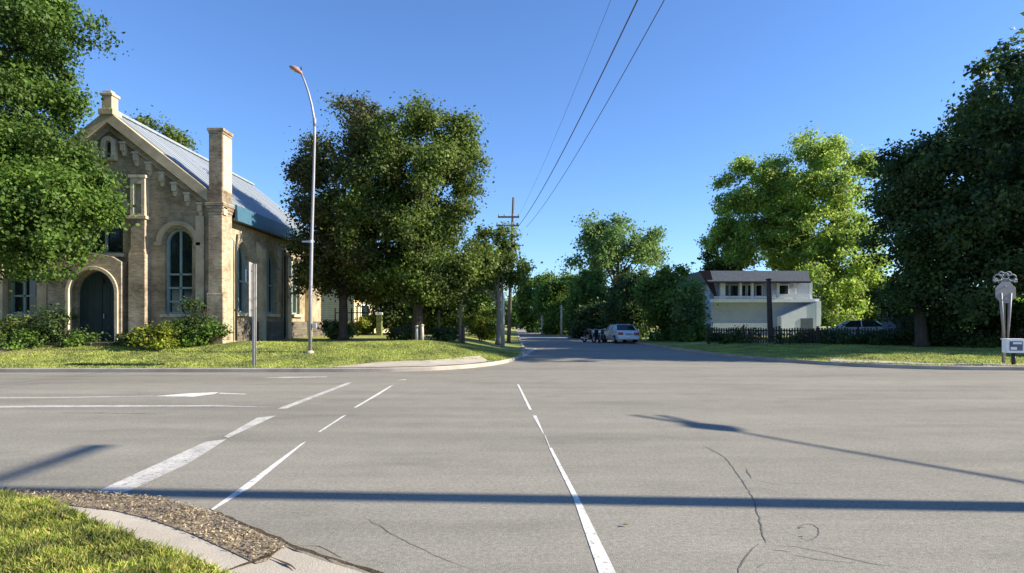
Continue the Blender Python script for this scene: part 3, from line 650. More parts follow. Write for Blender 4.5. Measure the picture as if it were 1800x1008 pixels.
tree('maple_tree', 'dark rusty maple just right of the church with a trunk behind the street lamp', b,
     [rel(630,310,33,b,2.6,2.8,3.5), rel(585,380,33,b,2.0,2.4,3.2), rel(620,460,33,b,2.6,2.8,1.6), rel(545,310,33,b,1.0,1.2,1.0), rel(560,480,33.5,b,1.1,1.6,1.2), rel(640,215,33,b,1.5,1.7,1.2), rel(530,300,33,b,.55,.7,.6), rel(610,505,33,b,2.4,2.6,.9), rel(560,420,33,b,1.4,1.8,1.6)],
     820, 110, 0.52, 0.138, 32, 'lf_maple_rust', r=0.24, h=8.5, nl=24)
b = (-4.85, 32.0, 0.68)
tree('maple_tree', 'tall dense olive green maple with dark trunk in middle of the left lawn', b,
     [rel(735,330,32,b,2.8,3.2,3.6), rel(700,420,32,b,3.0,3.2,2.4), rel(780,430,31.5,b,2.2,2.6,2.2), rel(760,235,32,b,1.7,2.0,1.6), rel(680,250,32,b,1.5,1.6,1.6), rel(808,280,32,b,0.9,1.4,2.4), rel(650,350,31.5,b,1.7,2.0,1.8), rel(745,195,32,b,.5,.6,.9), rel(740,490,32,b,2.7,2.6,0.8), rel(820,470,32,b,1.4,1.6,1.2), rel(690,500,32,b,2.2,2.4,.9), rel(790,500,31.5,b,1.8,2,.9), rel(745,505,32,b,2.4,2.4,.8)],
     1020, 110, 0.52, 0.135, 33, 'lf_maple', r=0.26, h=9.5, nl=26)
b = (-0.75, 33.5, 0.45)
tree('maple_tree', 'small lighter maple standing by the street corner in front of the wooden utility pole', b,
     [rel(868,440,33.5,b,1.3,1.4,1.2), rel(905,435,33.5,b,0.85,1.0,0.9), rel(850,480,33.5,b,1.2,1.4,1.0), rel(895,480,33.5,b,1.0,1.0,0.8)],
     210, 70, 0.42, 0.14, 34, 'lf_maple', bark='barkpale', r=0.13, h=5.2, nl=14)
# right corner
b = (21.6, 33.0, 0.3)
tree('broadleaf_tree', 'dark shaded tree on the right, the lower rounded one next to the bright tree', b,
     [rel(1635,330,33,b,2.5,3,2.6), rel(1620,430,33,b,2.4,3,3.0), rel(1650,510,33,b,2.6,3,1.9), rel(1630,545,33,b,2.3,2.6,1.3), rel(1590,400,33,b,1.4,2,2.6), rel(1600,500,32.5,b,1.5,2,1.6)],
     620, 75, 0.62, 0.18, 35, 'lf_dark', r=0.28, h=8.5, nl=18)
b = (27.0, 30.5, 0.3)
tree('broadleaf_tree', 'largest dark tree rising past the right photo edge behind the road sign', b,
     [rel(1830,330,31,b,4.8,4.5,5.4), rel(1745,400,31,b,3.2,3.8,4.4), rel(1880,240,31,b,3.0,4,2.6), rel(1980,150,30,b,4,5,4), rel(1730,260,31,b,1.8,2.4,2.4), rel(1800,520,31,b,4.5,4,1.6), rel(1900,300,31,b,5,4.5,5), rel(1715,500,31,b,2.2,2.6,1.6)],
     1150, 75, 0.68, 0.19, 36, 'lf_dark', r=0.42, h=11, nl=24)
b = (39.0, 44.5, 0.3)
tree('broadleaf_tree', 'tall dark tree far behind the largest one at the right photo edge', b,
     [(0,0,9,7,8,6),(-1,-3,12,6,6,5),(1,1,17,6.5,8,6)], 1300, 60, 0.9, 0.36, 137, 'lf_dark', r=0.42, h=14, nl=12)
b = (38.8, 31.8, 0.3)
tree('broadleaf_tree', 'dark tree beyond the right photo edge next to the largest one', b,
     [(0,1,8,7,8,6),(-2,1,5,6,8,4),(1,1,13,6,8.3,5),(0,1,18,6.5,8.3,5.5)], 1700, 60, 0.9, 0.36, 37, 'lf_dark', r=0.42, h=10, nl=12)
b = (36.0, 70.0, 0.3)
tree('broadleaf_tree', 'bright yellow green airy tree rising behind the white house', b,
     [rel(1420,330,70,b,4.8,4.6,4.6), rel(1425,268,70,b,3.2,3.4,2.2), rel(1320,335,70,b,3.4,3.4,3.4), rel(1370,380,70,b,3.4,3.4,3.0), rel(1440,430,69,b,5.4,4.6,4.6), rel(1345,430,71,b,5.0,4,3.4), rel(1490,470,66,b,4.4,3.6,4.2), rel(1515,300,70,b,1.3,1.5,1.7), rel(1500,345,70,b,1.6,1.5,0.9), rel(1550,550,66,b,2.2,2,1.8), rel(1440,505,63,b,2.0,2.0,2.0), rel(1290,370,70,b,1.6,2,2.4), rel(1475,535,63,b,2.4,2.2,2.2), rel(1530,520,66,b,3.2,2.6,2.6), rel(1280,430,71,b,2.2,2.4,2.2), rel(1310,455,71,b,2.6,2.6,1.8), rel(1380,460,71,b,3,2.6,1.8)],
     2200, 75, 0.75, 0.25, 38, 'lf_bright', bark='barkpale', r=0.4, h=18, nl=30, shell=0.8)
b = (15.0, 88.0, 0.1)
tree('broadleaf_tree', 'pale airy tree standing tallest above the far street trees', b,
     [rel(1085,440,88,b,5.2,5,4.5), rel(1050,440,88,b,3.2,3.5,3.4), rel(1130,435,88,b,3.2,3.5,2.6), rel(1060,400,88,b,2.6,3,2.2), rel(1150,460,88,b,2,2,2), rel(1020,455,88,b,1.8,2,2.2)],
     330, 60, 1.0, 0.34, 39, 'lf_pale', r=0.4, h=12, nl=24)
FAR = 'trees lining the right side of the far street'
def far_tree(label, px, ytop, ybot, wpx, d, m, seed, n=220, leaf=0.28, low=True):
    x = (px-900)/F*d; base = (x, d, 0.15); hp = (ybot-ytop)/F*d; wv = wpx/F*d/2
    zt = H-(ytop-HY)/F*d-0.15; zb = H-(ybot-HY)/F*d-0.15; zm = (zt+zb)/2; rz = (zt-zb)/2
    rnd = random.Random(seed)
    lobes = [(0,0,zm,wv*.95,wv*.9,rz*1.05)] + [(rnd.uniform(-.55,.55)*wv, rnd.uniform(-.5,.3)*wv, zm+rnd.uniform(-.55,.6)*rz, wv*.55, wv*.55, rz*.5) for _ in range(8)]
    return tree('street_tree', label, base, lobes, int(n*1.6), 60, 0.85*max(.6,wv/4), leaf, seed, m, group=FAR, h=zt*.8, r=0.2, nl=8)
far_tree('dark rounded tree directly behind the silver parked car', 1110, 476, 600, 92, 58, 'lf_dark', 41, 300, 0.25)
far_tree('leafy green tree left of the white house with a sunlit top', 1178, 458, 604, 96, 50, 'lf_mid', 42, 340, 0.22)
far_tree('narrow pale tree against the left end of the white house', 1212, 500, 606, 42, 47, 'lf_pale', 43, 130, 0.2)
far_tree('mid green tree left of the dark rounded one', 1040, 480, 596, 90, 74, 'lf_mid', 44, 280, 0.3)
far_tree('bushy green tree over the taller of the two slim street poles', 985, 472, 594, 95, 80, 'lf_mid', 45, 280, 0.3)
far_tree('round green tree by the shorter slim street pole', 945, 488, 590, 70, 95, 'lf_mid', 46, 240, 0.33)
far_tree('small far tree at the end of the street, the leftmost of the row', 908, 525, 584, 45, 130, 'lf_mid', 47, 180, 0.45)
far_tree('low dark tree under the mid green one, behind the motorcycles', 1045, 540, 600, 80, 62, 'lf_dark', 48, 160, 0.25)
far_tree('dark tree in the gap between the street trees and the bright tree', 1262, 448, 560, 90, 72, 'lf_dark', 49, 220, 0.3)
far_tree('low dark green tree right of the white house under the bright tree', 1545, 500, 590, 100, 66, 'lf_mid', 50, 220, 0.3)
b = (-37.0, 64.0, 0.4)
tree('broadleaf_tree', 'distant olive tree whose top shows above the church roof', b, [rel(270,245,64,b,2.6,3,2.4), rel(320,275,64,b,1.8,2,1.4), rel(255,320,64,b,4,4,4), rel(250,220,64,b,1.1,1.5,0.9)], 260, 60, 0.8, 0.26, 51, 'lf_maple', r=0.35, h=17, nl=18)
LB_G = 'background trees behind the left lawn'
for i, (lab, px, d, wv, hh, m) in enumerate([('leafy yard tree beside the grey stone house, nearest the street corner', 848, 47, 2.0, 5.2, 'lf_mid'), ('dark background tree between the church rear and the cream house', 570, 60, 3.2, 7.5, 'lf_dark'),
      ('dark leafy tree in front of the grey stone house', 712, 50, 1.3, 2.9, 'lf_dark'), ('dark leafy yard tree at the right end of the garden wall', 795, 46, 1.5, 4.6, 'lf_dark'), ('dark leafy yard tree left of the tall maple trunk', 690, 45, 1.2, 3.3, 'lf_dark'), ('olive yard tree right of the tall maple trunk', 765, 46, 1.3, 3.6, 'lf_maple'), ('far dark tree behind the grey stone house', 780, 92, 7, 9.0, 'lf_dark'), ('far dark tree behind the cream house', 640, 92, 7, 9.0, 'lf_dark')]):
    x = (px-900)/F*d; rnd = random.Random(60+i)
    lob = [(0,0,hh*.55,wv,wv,hh*.45)] + [(rnd.uniform(-.6,.6)*wv, rnd.uniform(-.6,.2)*wv, hh*rnd.uniform(.3,.8), wv*.5, wv*.5, hh*.2) for _ in range(5)]
    tree('yard_tree', lab, (x,d,0.6), lob, 180, 50, 0.6 if wv < 4 else 1.2, 0.2 if wv < 4 else 0.45, 60+i, M and m, r=0.14, h=hh*.7, group=LB_G, nl=8)
# far woods as one mass
rng = np.random.default_rng(77); n = 26000
ang = rng.uniform(-0.95, 0.95, n); k = (np.abs(ang*1.0-0.0) > 0.02); ang = ang[k]; n = len(ang)
rr = rng.uniform(190, 230, n); hgt = (4.5 + 3.5*np.sin(ang*31)+2*np.sin(ang*77)+1.5*np.sin(ang*13)); hgt = np.where(np.abs(ang) < 0.07, 3.2, np.maximum(hgt, 3))
pz = rng.random(n)**0.8*hgt; c = np.c_[np.sin(ang)*rr, np.cos(ang)*rr, pz]
nor = rng.normal(size=(n,3))*0.6+np.array([0.2,-0.5,0.6]); nor /= np.linalg.norm(nor,axis=1,keepdims=True)
tag(raw_quads('far_woods', leaves(rng, c, nor, 2.2, 0.8), M['lf_mid']), 'far line of woods along the horizon', 'woods', kind='stuff')

# ------------------------------------------------------------------ street furniture
def lamp_post():
    x, y, z = P(545, 613, 24.6); zb = float(hL(x,y)); t = thing('street_lamp', 'tall galvanised street lamp with curved arm standing on the lawn before the maples', 'street lamp', (x,y,zb))
    s = 24.6/F
    def L(px, py): return ((px-545)*s, 0, H-(py-HY)*s-zb)
    mb = MB(); mb.tube([(0,0,-.1),L(546,520),L(548,420),L(551,320),L(553,240),L(553,214)],[.075,.07,.062,.055,.05,.048],12); mb.build('pole', M['polegrey'], t)
    mb = MB(); mb.tube([L(553,222),L(551.5,205),L(548,185),L(542,162),L(535,142),L(529,128)],[.06,.048,.044,.04,.037,.035],10); mb.tube([L(553,222),L(553,208)],[.065,.065],10); mb.build('arm', M['polegrey'], t)
    a = Vector(L(531,130)); bm_ = MB(); dirn = (Vector(L(512,119))-a).normalized(); up = Vector((dirn.z*-1,0,dirn.x)); 
    if up.z < 0: up = -up
    side = Vector((0,1,0)); rings = []; 
    for k, (tt, ww, ht, hb) in enumerate([(0,.05,.05,.04),(.1,.10,.10,.05),(.25,.16,.15,.06),(.42,.15,.12,.08),(.56,.06,.04,.03)]):
        c = a + dirn*tt; rings.append([c+side*ww*math.cos(q)+up*(ht if math.sin(q) > 0 else hb)*math.sin(q) for q in np.linspace(0,2*math.pi,13)[:-1]])
    bm_.add([p for r_ in rings for p in r_], [(i*12+k,i*12+(k+1)%12,(i+1)*12+(k+1)%12,(i+1)*12+k) for i in range(4) for k in range(12)], True)
    bm_.add(rings[0],[tuple(range(12))]); bm_.add(rings[-1],[tuple(range(12))]); hd = bm_.build('lamp_head', M['lamp_red'], t)
    mb = MB(); c = a+dirn*0.1+up*.1; mb.tube([c, c+Vector((0,0,.12))],.03,8); mb.build('photocell', M['darkmetal'], hd)
    mb = MB(); c = a+dirn*0.33-up*.06; mb.lathe([(0.001,c.z-.05),(.07,c.z-.03),(.1,c.z+.02)], c.x, c.y, 12); mb.build('lens', M['globe'], hd)
    mb = MB(); q = L(547,425); mb.box(-0.30,0.16,-.03,.03,q[2]-.03,q[2]+.03); mb.lathe([(.09,q[2]-.06),(.09,q[2]+.06)],q[0],0,12); mb.build('bracket', M['galv'], t)
    q = L(545,573); mb = MB(); mb.box(.09,.26,-.06,.06,q[2]-.09,q[2]+.09); mb.build('meter_box', M['galv'], t, 0.01)
    mb = MB(); mb.lathe([(.17,-.1),(.17,.03),(.12,.06),(.09,.09)],0,0,14); mb.build('base', M['concrete'], t)
lamp_post()
def edge_sign():
    x, y, z = P(446, 649, 21.7); zb = float(hL(x,y)); t = thing('road_sign', 'slim steel sign post by the left kerb with white plates seen edge on', 'road sign', (x,y,zb))
    mb = MB(); mb.box(-.045,.035,-.04,.04,-.1,3.55); mb.build('post', M['dullsteel'], t, 0.008)
    def plate(w_, z0, z1, ang, off, name, m):
        mb = MB(); mb.box(-.012,.012,-w_/2,w_/2,z0,z1); o = mb.build(name, m, t, 0.01); o.rotation_euler = (0,0,R(ang)); o.location = off; return o
    plate(.62, 1.72, 3.6, 12, (-.10,0,0), 'sign_plate', M['signgrey']); plate(.5, 2.9, 3.35, 14, (-.22,-.02,0), 'sign_plate', M['white'])
    for zz in (1.95, 3.3): MB().tube([(-.1,0,zz),(0.02,0,zz)],.02,8).build('bolt', M['dullsteel'], t)
    MB().tube([(-.22,0,3.1),(-.1,0,3.1)],.015,8).build('bolt', M['dullsteel'], t)
    mb = MB(); mb.tube([(.055,0.02,-.1),(.062,0.02,1.5),(.07,0.02,3.55)],.028,8); mb.build('stay', M['dullsteel'], t)
edge_sign()
def right_sign():
    x, y, z = P(1764, 640, 23.0); zb = float(hR(x,y)); t = thing('road_sign', 'back of an eight sided road sign topped by ornate scrollwork, far right', 'road sign', (x,y,zb))
    mb = MB(); mb.box(-.05,.06,-.03,.03,-.1,3.3); mb.build('post', M['wood'], t, .01)
    mb = MB(); mb.tube([(-.16,-.06,2.6),(-.10,-.06,1.8),(.0,-.05,.9)],[.06,.05,.03],8); mb.build('brace', M['dullsteel'], t); MB().tube([(.2,-.06,2.6),(.16,-.06,1.8),(.12,-.05,.9)],[.06,.05,.03],8).build('brace', M['dullsteel'], t)
    mb = MB(); oct_ = [(0.40*math.cos(a), 2.62+.40*1.05*math.sin(a)) for a in np.linspace(0,2*math.pi,9)[:-1]+math.pi/8]
    mb.prism(oct_, XZ, -.10, -.075); op = mb.build('sign_plate', M['dullsteel'], t, .005)
    for bz in (2.4, 2.85): MB().tube([(0,-.125,bz),(0,-.101,bz)],.022,8).build('bolt', M['galv'], op)
    mb = MB(); 
    for cx, cz, r_ in ((-.26,3.16,.15),(.0,3.22,.14),(.26,3.16,.15),(-.14,3.3,.09),(.14,3.3,.09),(-.36,3.08,.07),(.37,3.06,.07)):
        mb.tube([(cx+r_*math.cos(a),-.06,cz+r_*.8*math.sin(a)) for a in np.linspace(0,5.9,14)],.03,6)
    mb.box(-.42,.42,-.075,-.05,3.02,3.12); mb.build('scrollwork', M['teal'], t)
right_sign()
def box_sign():
    x, y, z = P(1772, 640, 22.6); zb = float(hR(x,y)); t = thing('notice_box', 'white box with dark framed front on a short post under the scroll topped sign', 'notice box', (x,y-.25,zb), R(-14))
    mb = MB(); mb.tube([(0,0,-.1),(0,0,.45)],.07,10); mb.build('post', M['darkmetal'], t)
    mb = MB(); mb.box(-.28,.28,-.16,.2,.45,.92); mb.box(-.31,.31,-.2,.24,.92,.95); o = mb.build('cabinet', M['white'], t, .012)
    mb = MB(); mb.box(-.2,.2,-.175,-.162,.53,.86); mb.build('front_panel', M['slate'], o)
    MB().box(-.17,.02,-.182,-.176,.56,.66).build('notice', M['white'], o); MB().box(-.10,.17,-.182,-.176,.76,.83).build('notice', M['white'], o)
box_sign()

# utility poles and wires
def util_pole(name, label, loc, h, r, arms, m='wood', lean=(0,0), group='utility poles'):
    t = thing(name, label, 'utility pole', loc, 0, group)
    mb = MB(); mb.tube([(0,0,-.3),(lean[0]*.5,lean[1]*.5,h*.5),(lean[0],lean[1],h)],[r*1.15,r,r*.75],12); mb.build('pole', M[m], t)
    for z, L_, dx in arms:
        mb = MB(); k = z/h; mb.box(lean[0]*k-L_/2+dx,lean[0]*k+L_/2+dx,lean[1]*k-r-.11,lean[1]*k-r-.0,z-.06,z+.06); a = mb.build('crossarm', M[m], t, .01)
        for s_ in (-.46,-.2,.2,.46): MB().lathe([(.03,z+.06),(.05,z+.1),(.03,z+.14),(.045,z+.18),(.01,z+.22)], lean[0]*k+dx+s_*L_, lean[1]*k-r-.055, 8).build('insulator', M['teal'], a)
    return t
d0 = 44.0
up_ = util_pole('utility_pole', 'grey wooden utility pole with two crossarms rising behind the small corner maple', ((894-900)/F*d0, d0, 0.3), 10.1, .12, [(8.7,1.5,-.3),(8.1,1.6,-.35)], 'oldpole', lean=(.35,0))
util_pole('utility_pole', 'tall wooden pole behind the camera carrying the overhead wires', (4.5,-9.0,0.0), 11.6, .16, [(11.2,2.4,0),(10.5,2.0,0)])
def wire(label, a, b, sag, r=.012):
    a = Vector(a); b = Vector(b); mb = MB(); pts = []
    for k in range(33):
        t = k/32; p = a.lerp(b,t); p.z -= sag*4*t*(1-t); pts.append(p)
    mb.tube(pts, r, 5); return tag(mb.build('wire', M['wire']), label, 'wire', 'overhead wires above the street')
wire('thick lower overhead wire sweeping up from the far utility pole', P(912,397,43.8), (4.55,-9.1,11.4), 1.3, .017)
wire('thin overhead wire right of the thick one, nearest the photo centre', P(925,400,43.8), (5.15,-9.1,11.4), 1.3, .011)
wire('faint thin overhead wire left of the thick one', P(900,400,43.8), (3.9,-9.1,11.4), 1.2, .005)
# lamp pole outside the right edge: its shadow and its arm's shadow cross the road
tx, ty = 15.0, 5.15
t = thing('street_lamp', 'stout wooden lamp pole outside the right photo edge with long curved arm', 'street lamp', (tx,ty,0))
mb = MB(); mb.tube([(0,0,-.2),(0,0,6),(0,0,12.4)],[.20,.17,.15],14); mb.build('pole', M['wood'], t)
mb = MB(); mb.tube([(0,-.3,10.9),(0,1.2,10.95),(0,2.3,11.0)],[.07,.08,.11],8); mb.build('crossarm', M['wood'], t)  # unseen arm added to cast the dark wedge on the road
def shadow_src(px, py, zz):      # a point at height zz whose shadow falls at that place on the road
    g = G(px, py); k = zz/math.tan(SUN_EL); return (g[0]+math.sin(SUN_AZ)*k-tx, g[1]+math.cos(SUN_AZ)*k-ty, zz)
mb = MB(); pa = [shadow_src(2080,902,5.2), shadow_src(1800,848,5.7), shadow_src(1560,806,6.2), shadow_src(1400,778,6.6), shadow_src(1290,758,6.9)]
mb.tube([(0,0,4.9)]+pa, [.05,.045,.04,.036,.033,.03], 8); mb.build('arm', M['galv'], t)
mb = MB(); e = Vector(pa[-1]); dv = (Vector(pa[-1])-Vector(pa[-2])).normalized()
hp = [e+dv*q for q in (-.05,.15,.4,.65,.85)]; mb.tube(hp,[.05,.14,.2,.14,.05],10); lh = mb.build('lamp_head', M['galv'], t)
sv = Vector((0,0,1)); MB().tube([e+dv*.8+sv*.05, e+dv*1.7+sv*.13],[.05,.04],8).build('lamp_rod', M['galv'], lh); MB().tube([e+dv*.8-sv*.05, e+dv*1.7-sv*.13],[.05,.04],8).build('lamp_rod', M['galv'], lh)

def pole(name, label, px, ytop, ybot, d, r, m, group=None, cat='pole', lean=0):
    x = (px-900)/F*d; z0 = H-(ybot-HY)/F*d; z1 = H-(ytop-HY)/F*d
    t = thing(name, label, cat, (x,d,z0), 0, group)
    MB().tube([(0,0,-.6),(lean*.5,0,(z1-z0)*.5),(lean,0,z1-z0)],[r*1.1,r,r*.85],10).build('shaft', M[m], t)
    mb = MB(); mb.lathe([(r*.9,z1-z0-.02),(r*1.15,z1-z0),(r*1.15,z1-z0+.05),(0.01,z1-z0+.09)],lean,0,10); mb.build('cap', M[m], t); return t
pole('wooden_pole', 'dark short wooden pole standing in front of the white house', 1355, 492, 609, 41, .17, 'darkwood', lean=-.15)
pole('street_pole', 'taller pale slim pole on the far right pavement', 987, 538, 590, 70, .11, 'palewood', 'slim poles along the far street')
pole('street_pole', 'shorter pale slim pole on the far right pavement, left of the taller', 953, 556, 587, 78, .13, 'palewood', 'slim poles along the far street')
pole('street_pole', 'thin post at the lawn edge beside the leafy yard tree', 809, 508, 611, 33, .085, 'wood', 'posts on the left lawn')
pole('street_pole', 'slim grey pole close beside the corner maple trunk', 884, 470, 603, 36, .10, 'galv', 'posts on the left lawn')
pole('bollard', 'left of two short pale wooden posts at the maple trunk', 733, 575, 601, 31, .09, 'palewood', 'short wooden posts by the maple', 'post')
pole('bollard', 'right of two short pale wooden posts at the maple trunk', 742, 573, 601, 31, .09, 'palewood', 'short wooden posts by the maple', 'post')
pole('bollard', 'lone pale post right of the maple trunk before the stone wall', 772, 548, 598, 34, .05, 'wood', 'short wooden posts by the maple', 'post')
pole('bollard', 'short dark post by the corner lawn edge left of the small maple', 814, 575, 610, 32.5, .10, 'darkwood', 'short wooden posts by the maple', 'post')

# ------------------------------------------------------------------ houses
def white_house():
    d = 60.0; s = d/F
    x0 = (1250-900)*s; x1 = (1432-900)*s; zb = 0.3
    t = thing('house', 'two storey white and grey house with a balcony under a low dark roof', 'house', ((x0+x1)/2, d, zb)); w = (x1-x0)/2
    Z = lambda py: H-(py-HY)*s-zb
    X = lambda px: (px-900)*s-(x0+x1)/2
    mb = MB(); mb.box(-w,w-.4,0,8,-.4,Z(532)); mb.box(-w,w-.4,0.35,8,Z(532)+.004,Z(497)); mb.build('wall', M['greywall'], t)
    mb = MB(); mb.box(X(1250),X(1352),-.14,-.003,Z(592),Z(568)); mb.prism([(X(1365),Z(557)),(X(1430),Z(530)),(X(1430),Z(592)),(X(1365),Z(592))], XZ, -1.1, -.05); mb.build('sunlit_siding', M['white'], t)  # wall foot and right wedge painted white to stand for sunlit wall
    mb = MB(); mb.box(X(1398),X(1419),-1.13,-1.102,Z(590),Z(560)); mb.build('garage_door', M['slate'], t)
    mb = MB(); mb.box(X(1250),X(1432),-.9,.349,Z(532)+.003,Z(526)); mb.build('balcony_floor', M['offwhite'], t)
    mb = MB(); mb.box(X(1250),X(1345),-.9,-.84,Z(524),Z(522))
    for k in range(26): mb.box(X(1252)+k*.2,X(1252)+k*.2+.05,-.89,-.85,Z(526)+.003,Z(523))
    mb.box(X(1362),X(1415),-.9,-.84,Z(524),Z(518)); mb.build('balcony_railing', M['offwhite'], t)
    for px in (1264,1268,1297,1317,1347,1362,1392,1419): MB().box(X(px)-.11,X(px)+.11,-.8,-.58,Z(526)+.004,Z(497)).build('column', M['offwhite'], t)
    for px, wv in ((1292,.45),(1321,.34),(1378,.6),(1307,.35),(1336,.35),(1275,.5)):
        f = MB().box(X(px)-wv,X(px)+wv,0.25,.347,Z(522),Z(500)).build('window', M['white'], t); MB().box(X(px)-wv+.1,X(px)+wv-.1,0.22,.248,Z(520),Z(502)).build('pane', M['glass'], f)
    mb = MB(); yb, yf = 8.5, -1.5
    e = Z(497); r_ = Z(478); L0, L1 = X(1236), X(1412)
    vs = [(L0,yf,e),(L1,yf,e),(L1,yb,e),(L0,yb,e),(L0-.5,yf+.35,r_),(L1-.1,yf+.35,r_),(L1-.1,yb-.5,r_),(L0-.5,yb-.5,r_)]
    mb.add(vs, [(0,1,5,4),(1,2,6,5),(2,3,7,6),(3,0,4,7),(4,5,6,7),(0,3,2,1)]); mb.build('roof', M['slate'], t)
    mb = MB(); mb.box(L0,L1,yf-.06,yf-.003,e-.14,e+.02); mb.prism([(X(1222),Z(478)),(X(1240),Z(478)),(X(1252),Z(522)),(X(1248),Z(522))], XZ, -1.45, -1.2); mb.build('fascia', M['purple'], t)
    MB().box(X(1425),X(1433),-1.15,-.8,-.3,Z(530)).build('corner_post', M['white'], t)
white_house()
def small_house(name, label, px, d, w, dep, hw, hr, rz, wallm, roofm, wins, group=None, ztop=0.6):
    t = thing(name, label, 'house', ((px-900)/F*d, d, ztop), R(rz), group)
    mb = MB(); mb.box(-w/2,w/2,-dep/2,dep/2,-.6,hw); mb.prism([(-dep/2,hw),(dep/2,hw),(0,hw+hr-.02)], lambda u,v,q: (q,u,v), -w/2, w/2); mb.build('wall', M[wallm], t)
    for s_ in (-1,1):
        mb = MB(); o = dep/2+.4; k = hr/(dep/2); mb.prism([(0,hw+hr+.1),(s_*o,hw-.4*k+.1),(s_*o,hw-.4*k),(0,hw+hr)], lambda u,v,q: (q,u,v), -w/2-.35, w/2+.35); mb.build('roof', M[roofm], t)
    for (u, z0, z1, ww, fm) in wins:
        f = MB().box(u-ww/2-.08,u+ww/2+.08,-dep/2-.06,-dep/2-.003,z0-.08,z1+.08).build('window', M[fm], t)
        MB().box(u-ww/2,u+ww/2,-dep/2-.09,-dep/2-.062,z0,z1).build('pane', M['glass'], f)
    return t
small_house('house', 'sunlit cream sided house glimpsed behind the left maple trunks', 634, 54, 5.4, 4, 3.4, 1.3, 58, 'cream', 'slate', [(-1.5,.8,2.4,.8,'white'),(1.4,.8,2.4,.8,'white')])
small_house('house', 'grey stone cottage with pale roof glimpsed behind the tall maple', 735, 58, 9.5, 6, 2.2, 1.9, 8, 'stonehouse', 'roof', [(-2.9,.5,1.9,.8,'white'),(-.6,.5,1.9,.8,'white'),(1.9,.0,2.0,.9,'slate')])
# stone boundary wall, hedge, gate post behind the lawn
x0, x1 = P(675,590,44)[0], P(800,590,44)[0]
t = thing('garden_wall', 'low grey stone garden wall behind the tall maple trunk', 'wall', ((x0+x1)/2,47.5,.65)); w2 = (x1-x0)/2
MB().box(-w2,w2,-.2,.2,-.5,.95).build('masonry', M['stonehouse'], t, .03); MB().box(-w2-.05,w2+.05,-.26,.26,.953,1.04).build('coping', M['stone'], t, .02)
shrub('hedge', 'bright sunlit hedge in front of the cream house', 640, 585, 44, 1.4, .75, 90, 'lf_yel', 81, .14, group='shrubs behind the left lawn')
shrub('hedge', 'dark low hedge behind the street lamp foot', 585, 600, 34, 1.3, .45, 70, 'lf_dark', 82, .13, group='shrubs behind the left lawn')
shrub('hedge', 'low dark planting at the foot of the tall maple', 712, 600, 33.5, 0.6, .2, 40, 'lf_dark', 84, .12, group='shrubs behind the left lawn')
shrub('hedge', 'low dark planting between the lone thin post and the dark post', 785, 602, 33.5, 0.6, .2, 40, 'lf_dark', 85, .12, group='shrubs behind the left lawn')
shrub('hedge', 'light green hedge bush between lawn post and corner maple', 845, 590, 40, 1.3, 1.3, 110, 'lf_yel', 83, .14, group='shrubs behind the left lawn')
t = thing('gate_post', 'square green gate post with white cap at the hedge end', 'gate post', P(667,592,43.5)); MB().box(-.19,.19,-.19,.19,-.4,1.5).build('pier', M['mossy'], t, .02); MB().box(-.24,.24,-.24,.24,1.503,1.68).build('cap', M['white'], t, .02)

t = thing('paling_fence', 'row of thin dark palings before the cream house wall', 'fence', (P(628,590,46)[0],46,.68))
MB().box(-1.6,1.6,-.03,.03,.5,.58).build('rail', M['darkwood'], t); MB().box(-1.6,1.6,-.03,.03,1.6,1.68).build('rail', M['darkwood'], t)
for k in range(9): MB().box(-1.6+.4*k-.05,-1.6+.4*k+.05,-.075,-.033,-.3,2.0+.1*math.sin(k*2.1)).build('paling', M['darkwood'], t)
# right side: fence, hedge, shed, vehicles
d = 35.0; xa, xb = P(1245,600,40)[0], P(1790,600,32)[0]
t = thing('picket_fence', 'dark picket fence along the right lawn beneath the dark trees', 'fence', (0,0,.3))
A = Vector((12.8,41,0)); B_ = Vector((27.8,32.4,0)); v = B_-A; Ln = v.length; u_ = v.normalized(); n2 = Vector((-u_.y,u_.x,0))
def fbox(mb, s0, s1, o0, o1, z0, z1):
    c = [A+u_*s0+n2*o0, A+u_*s1+n2*o0, A+u_*s1+n2*o1, A+u_*s0+n2*o1]
    mb.add([(p.x,p.y,z0) for p in c]+[(p.x,p.y,z1) for p in c], [(0,3,2,1),(4,5,6,7),(0,1,5,4),(1,2,6,5),(2,3,7,6),(3,0,4,7)])
for z in (.25,.78): mb = MB(); fbox(mb,0,Ln,.05,.1,z,z+.08); mb.build('rail', M['darkwood'], t)
mb = MB(); k = 0.1
while k < Ln: fbox(mb,k,k+.09,.0,.045,.05,0.98+.03*math.sin(k*5)); k += .15
mb.build('picket_panel', M['darkwood'], t)
k = 0
while k <= Ln+.01: mb = MB(); fbox(mb,k,k+.12,.105,.225,-.3,1.1); mb.build('post', M['darkwood'], t); k += Ln/8-.015
FG = 'shrubs along the right fence'
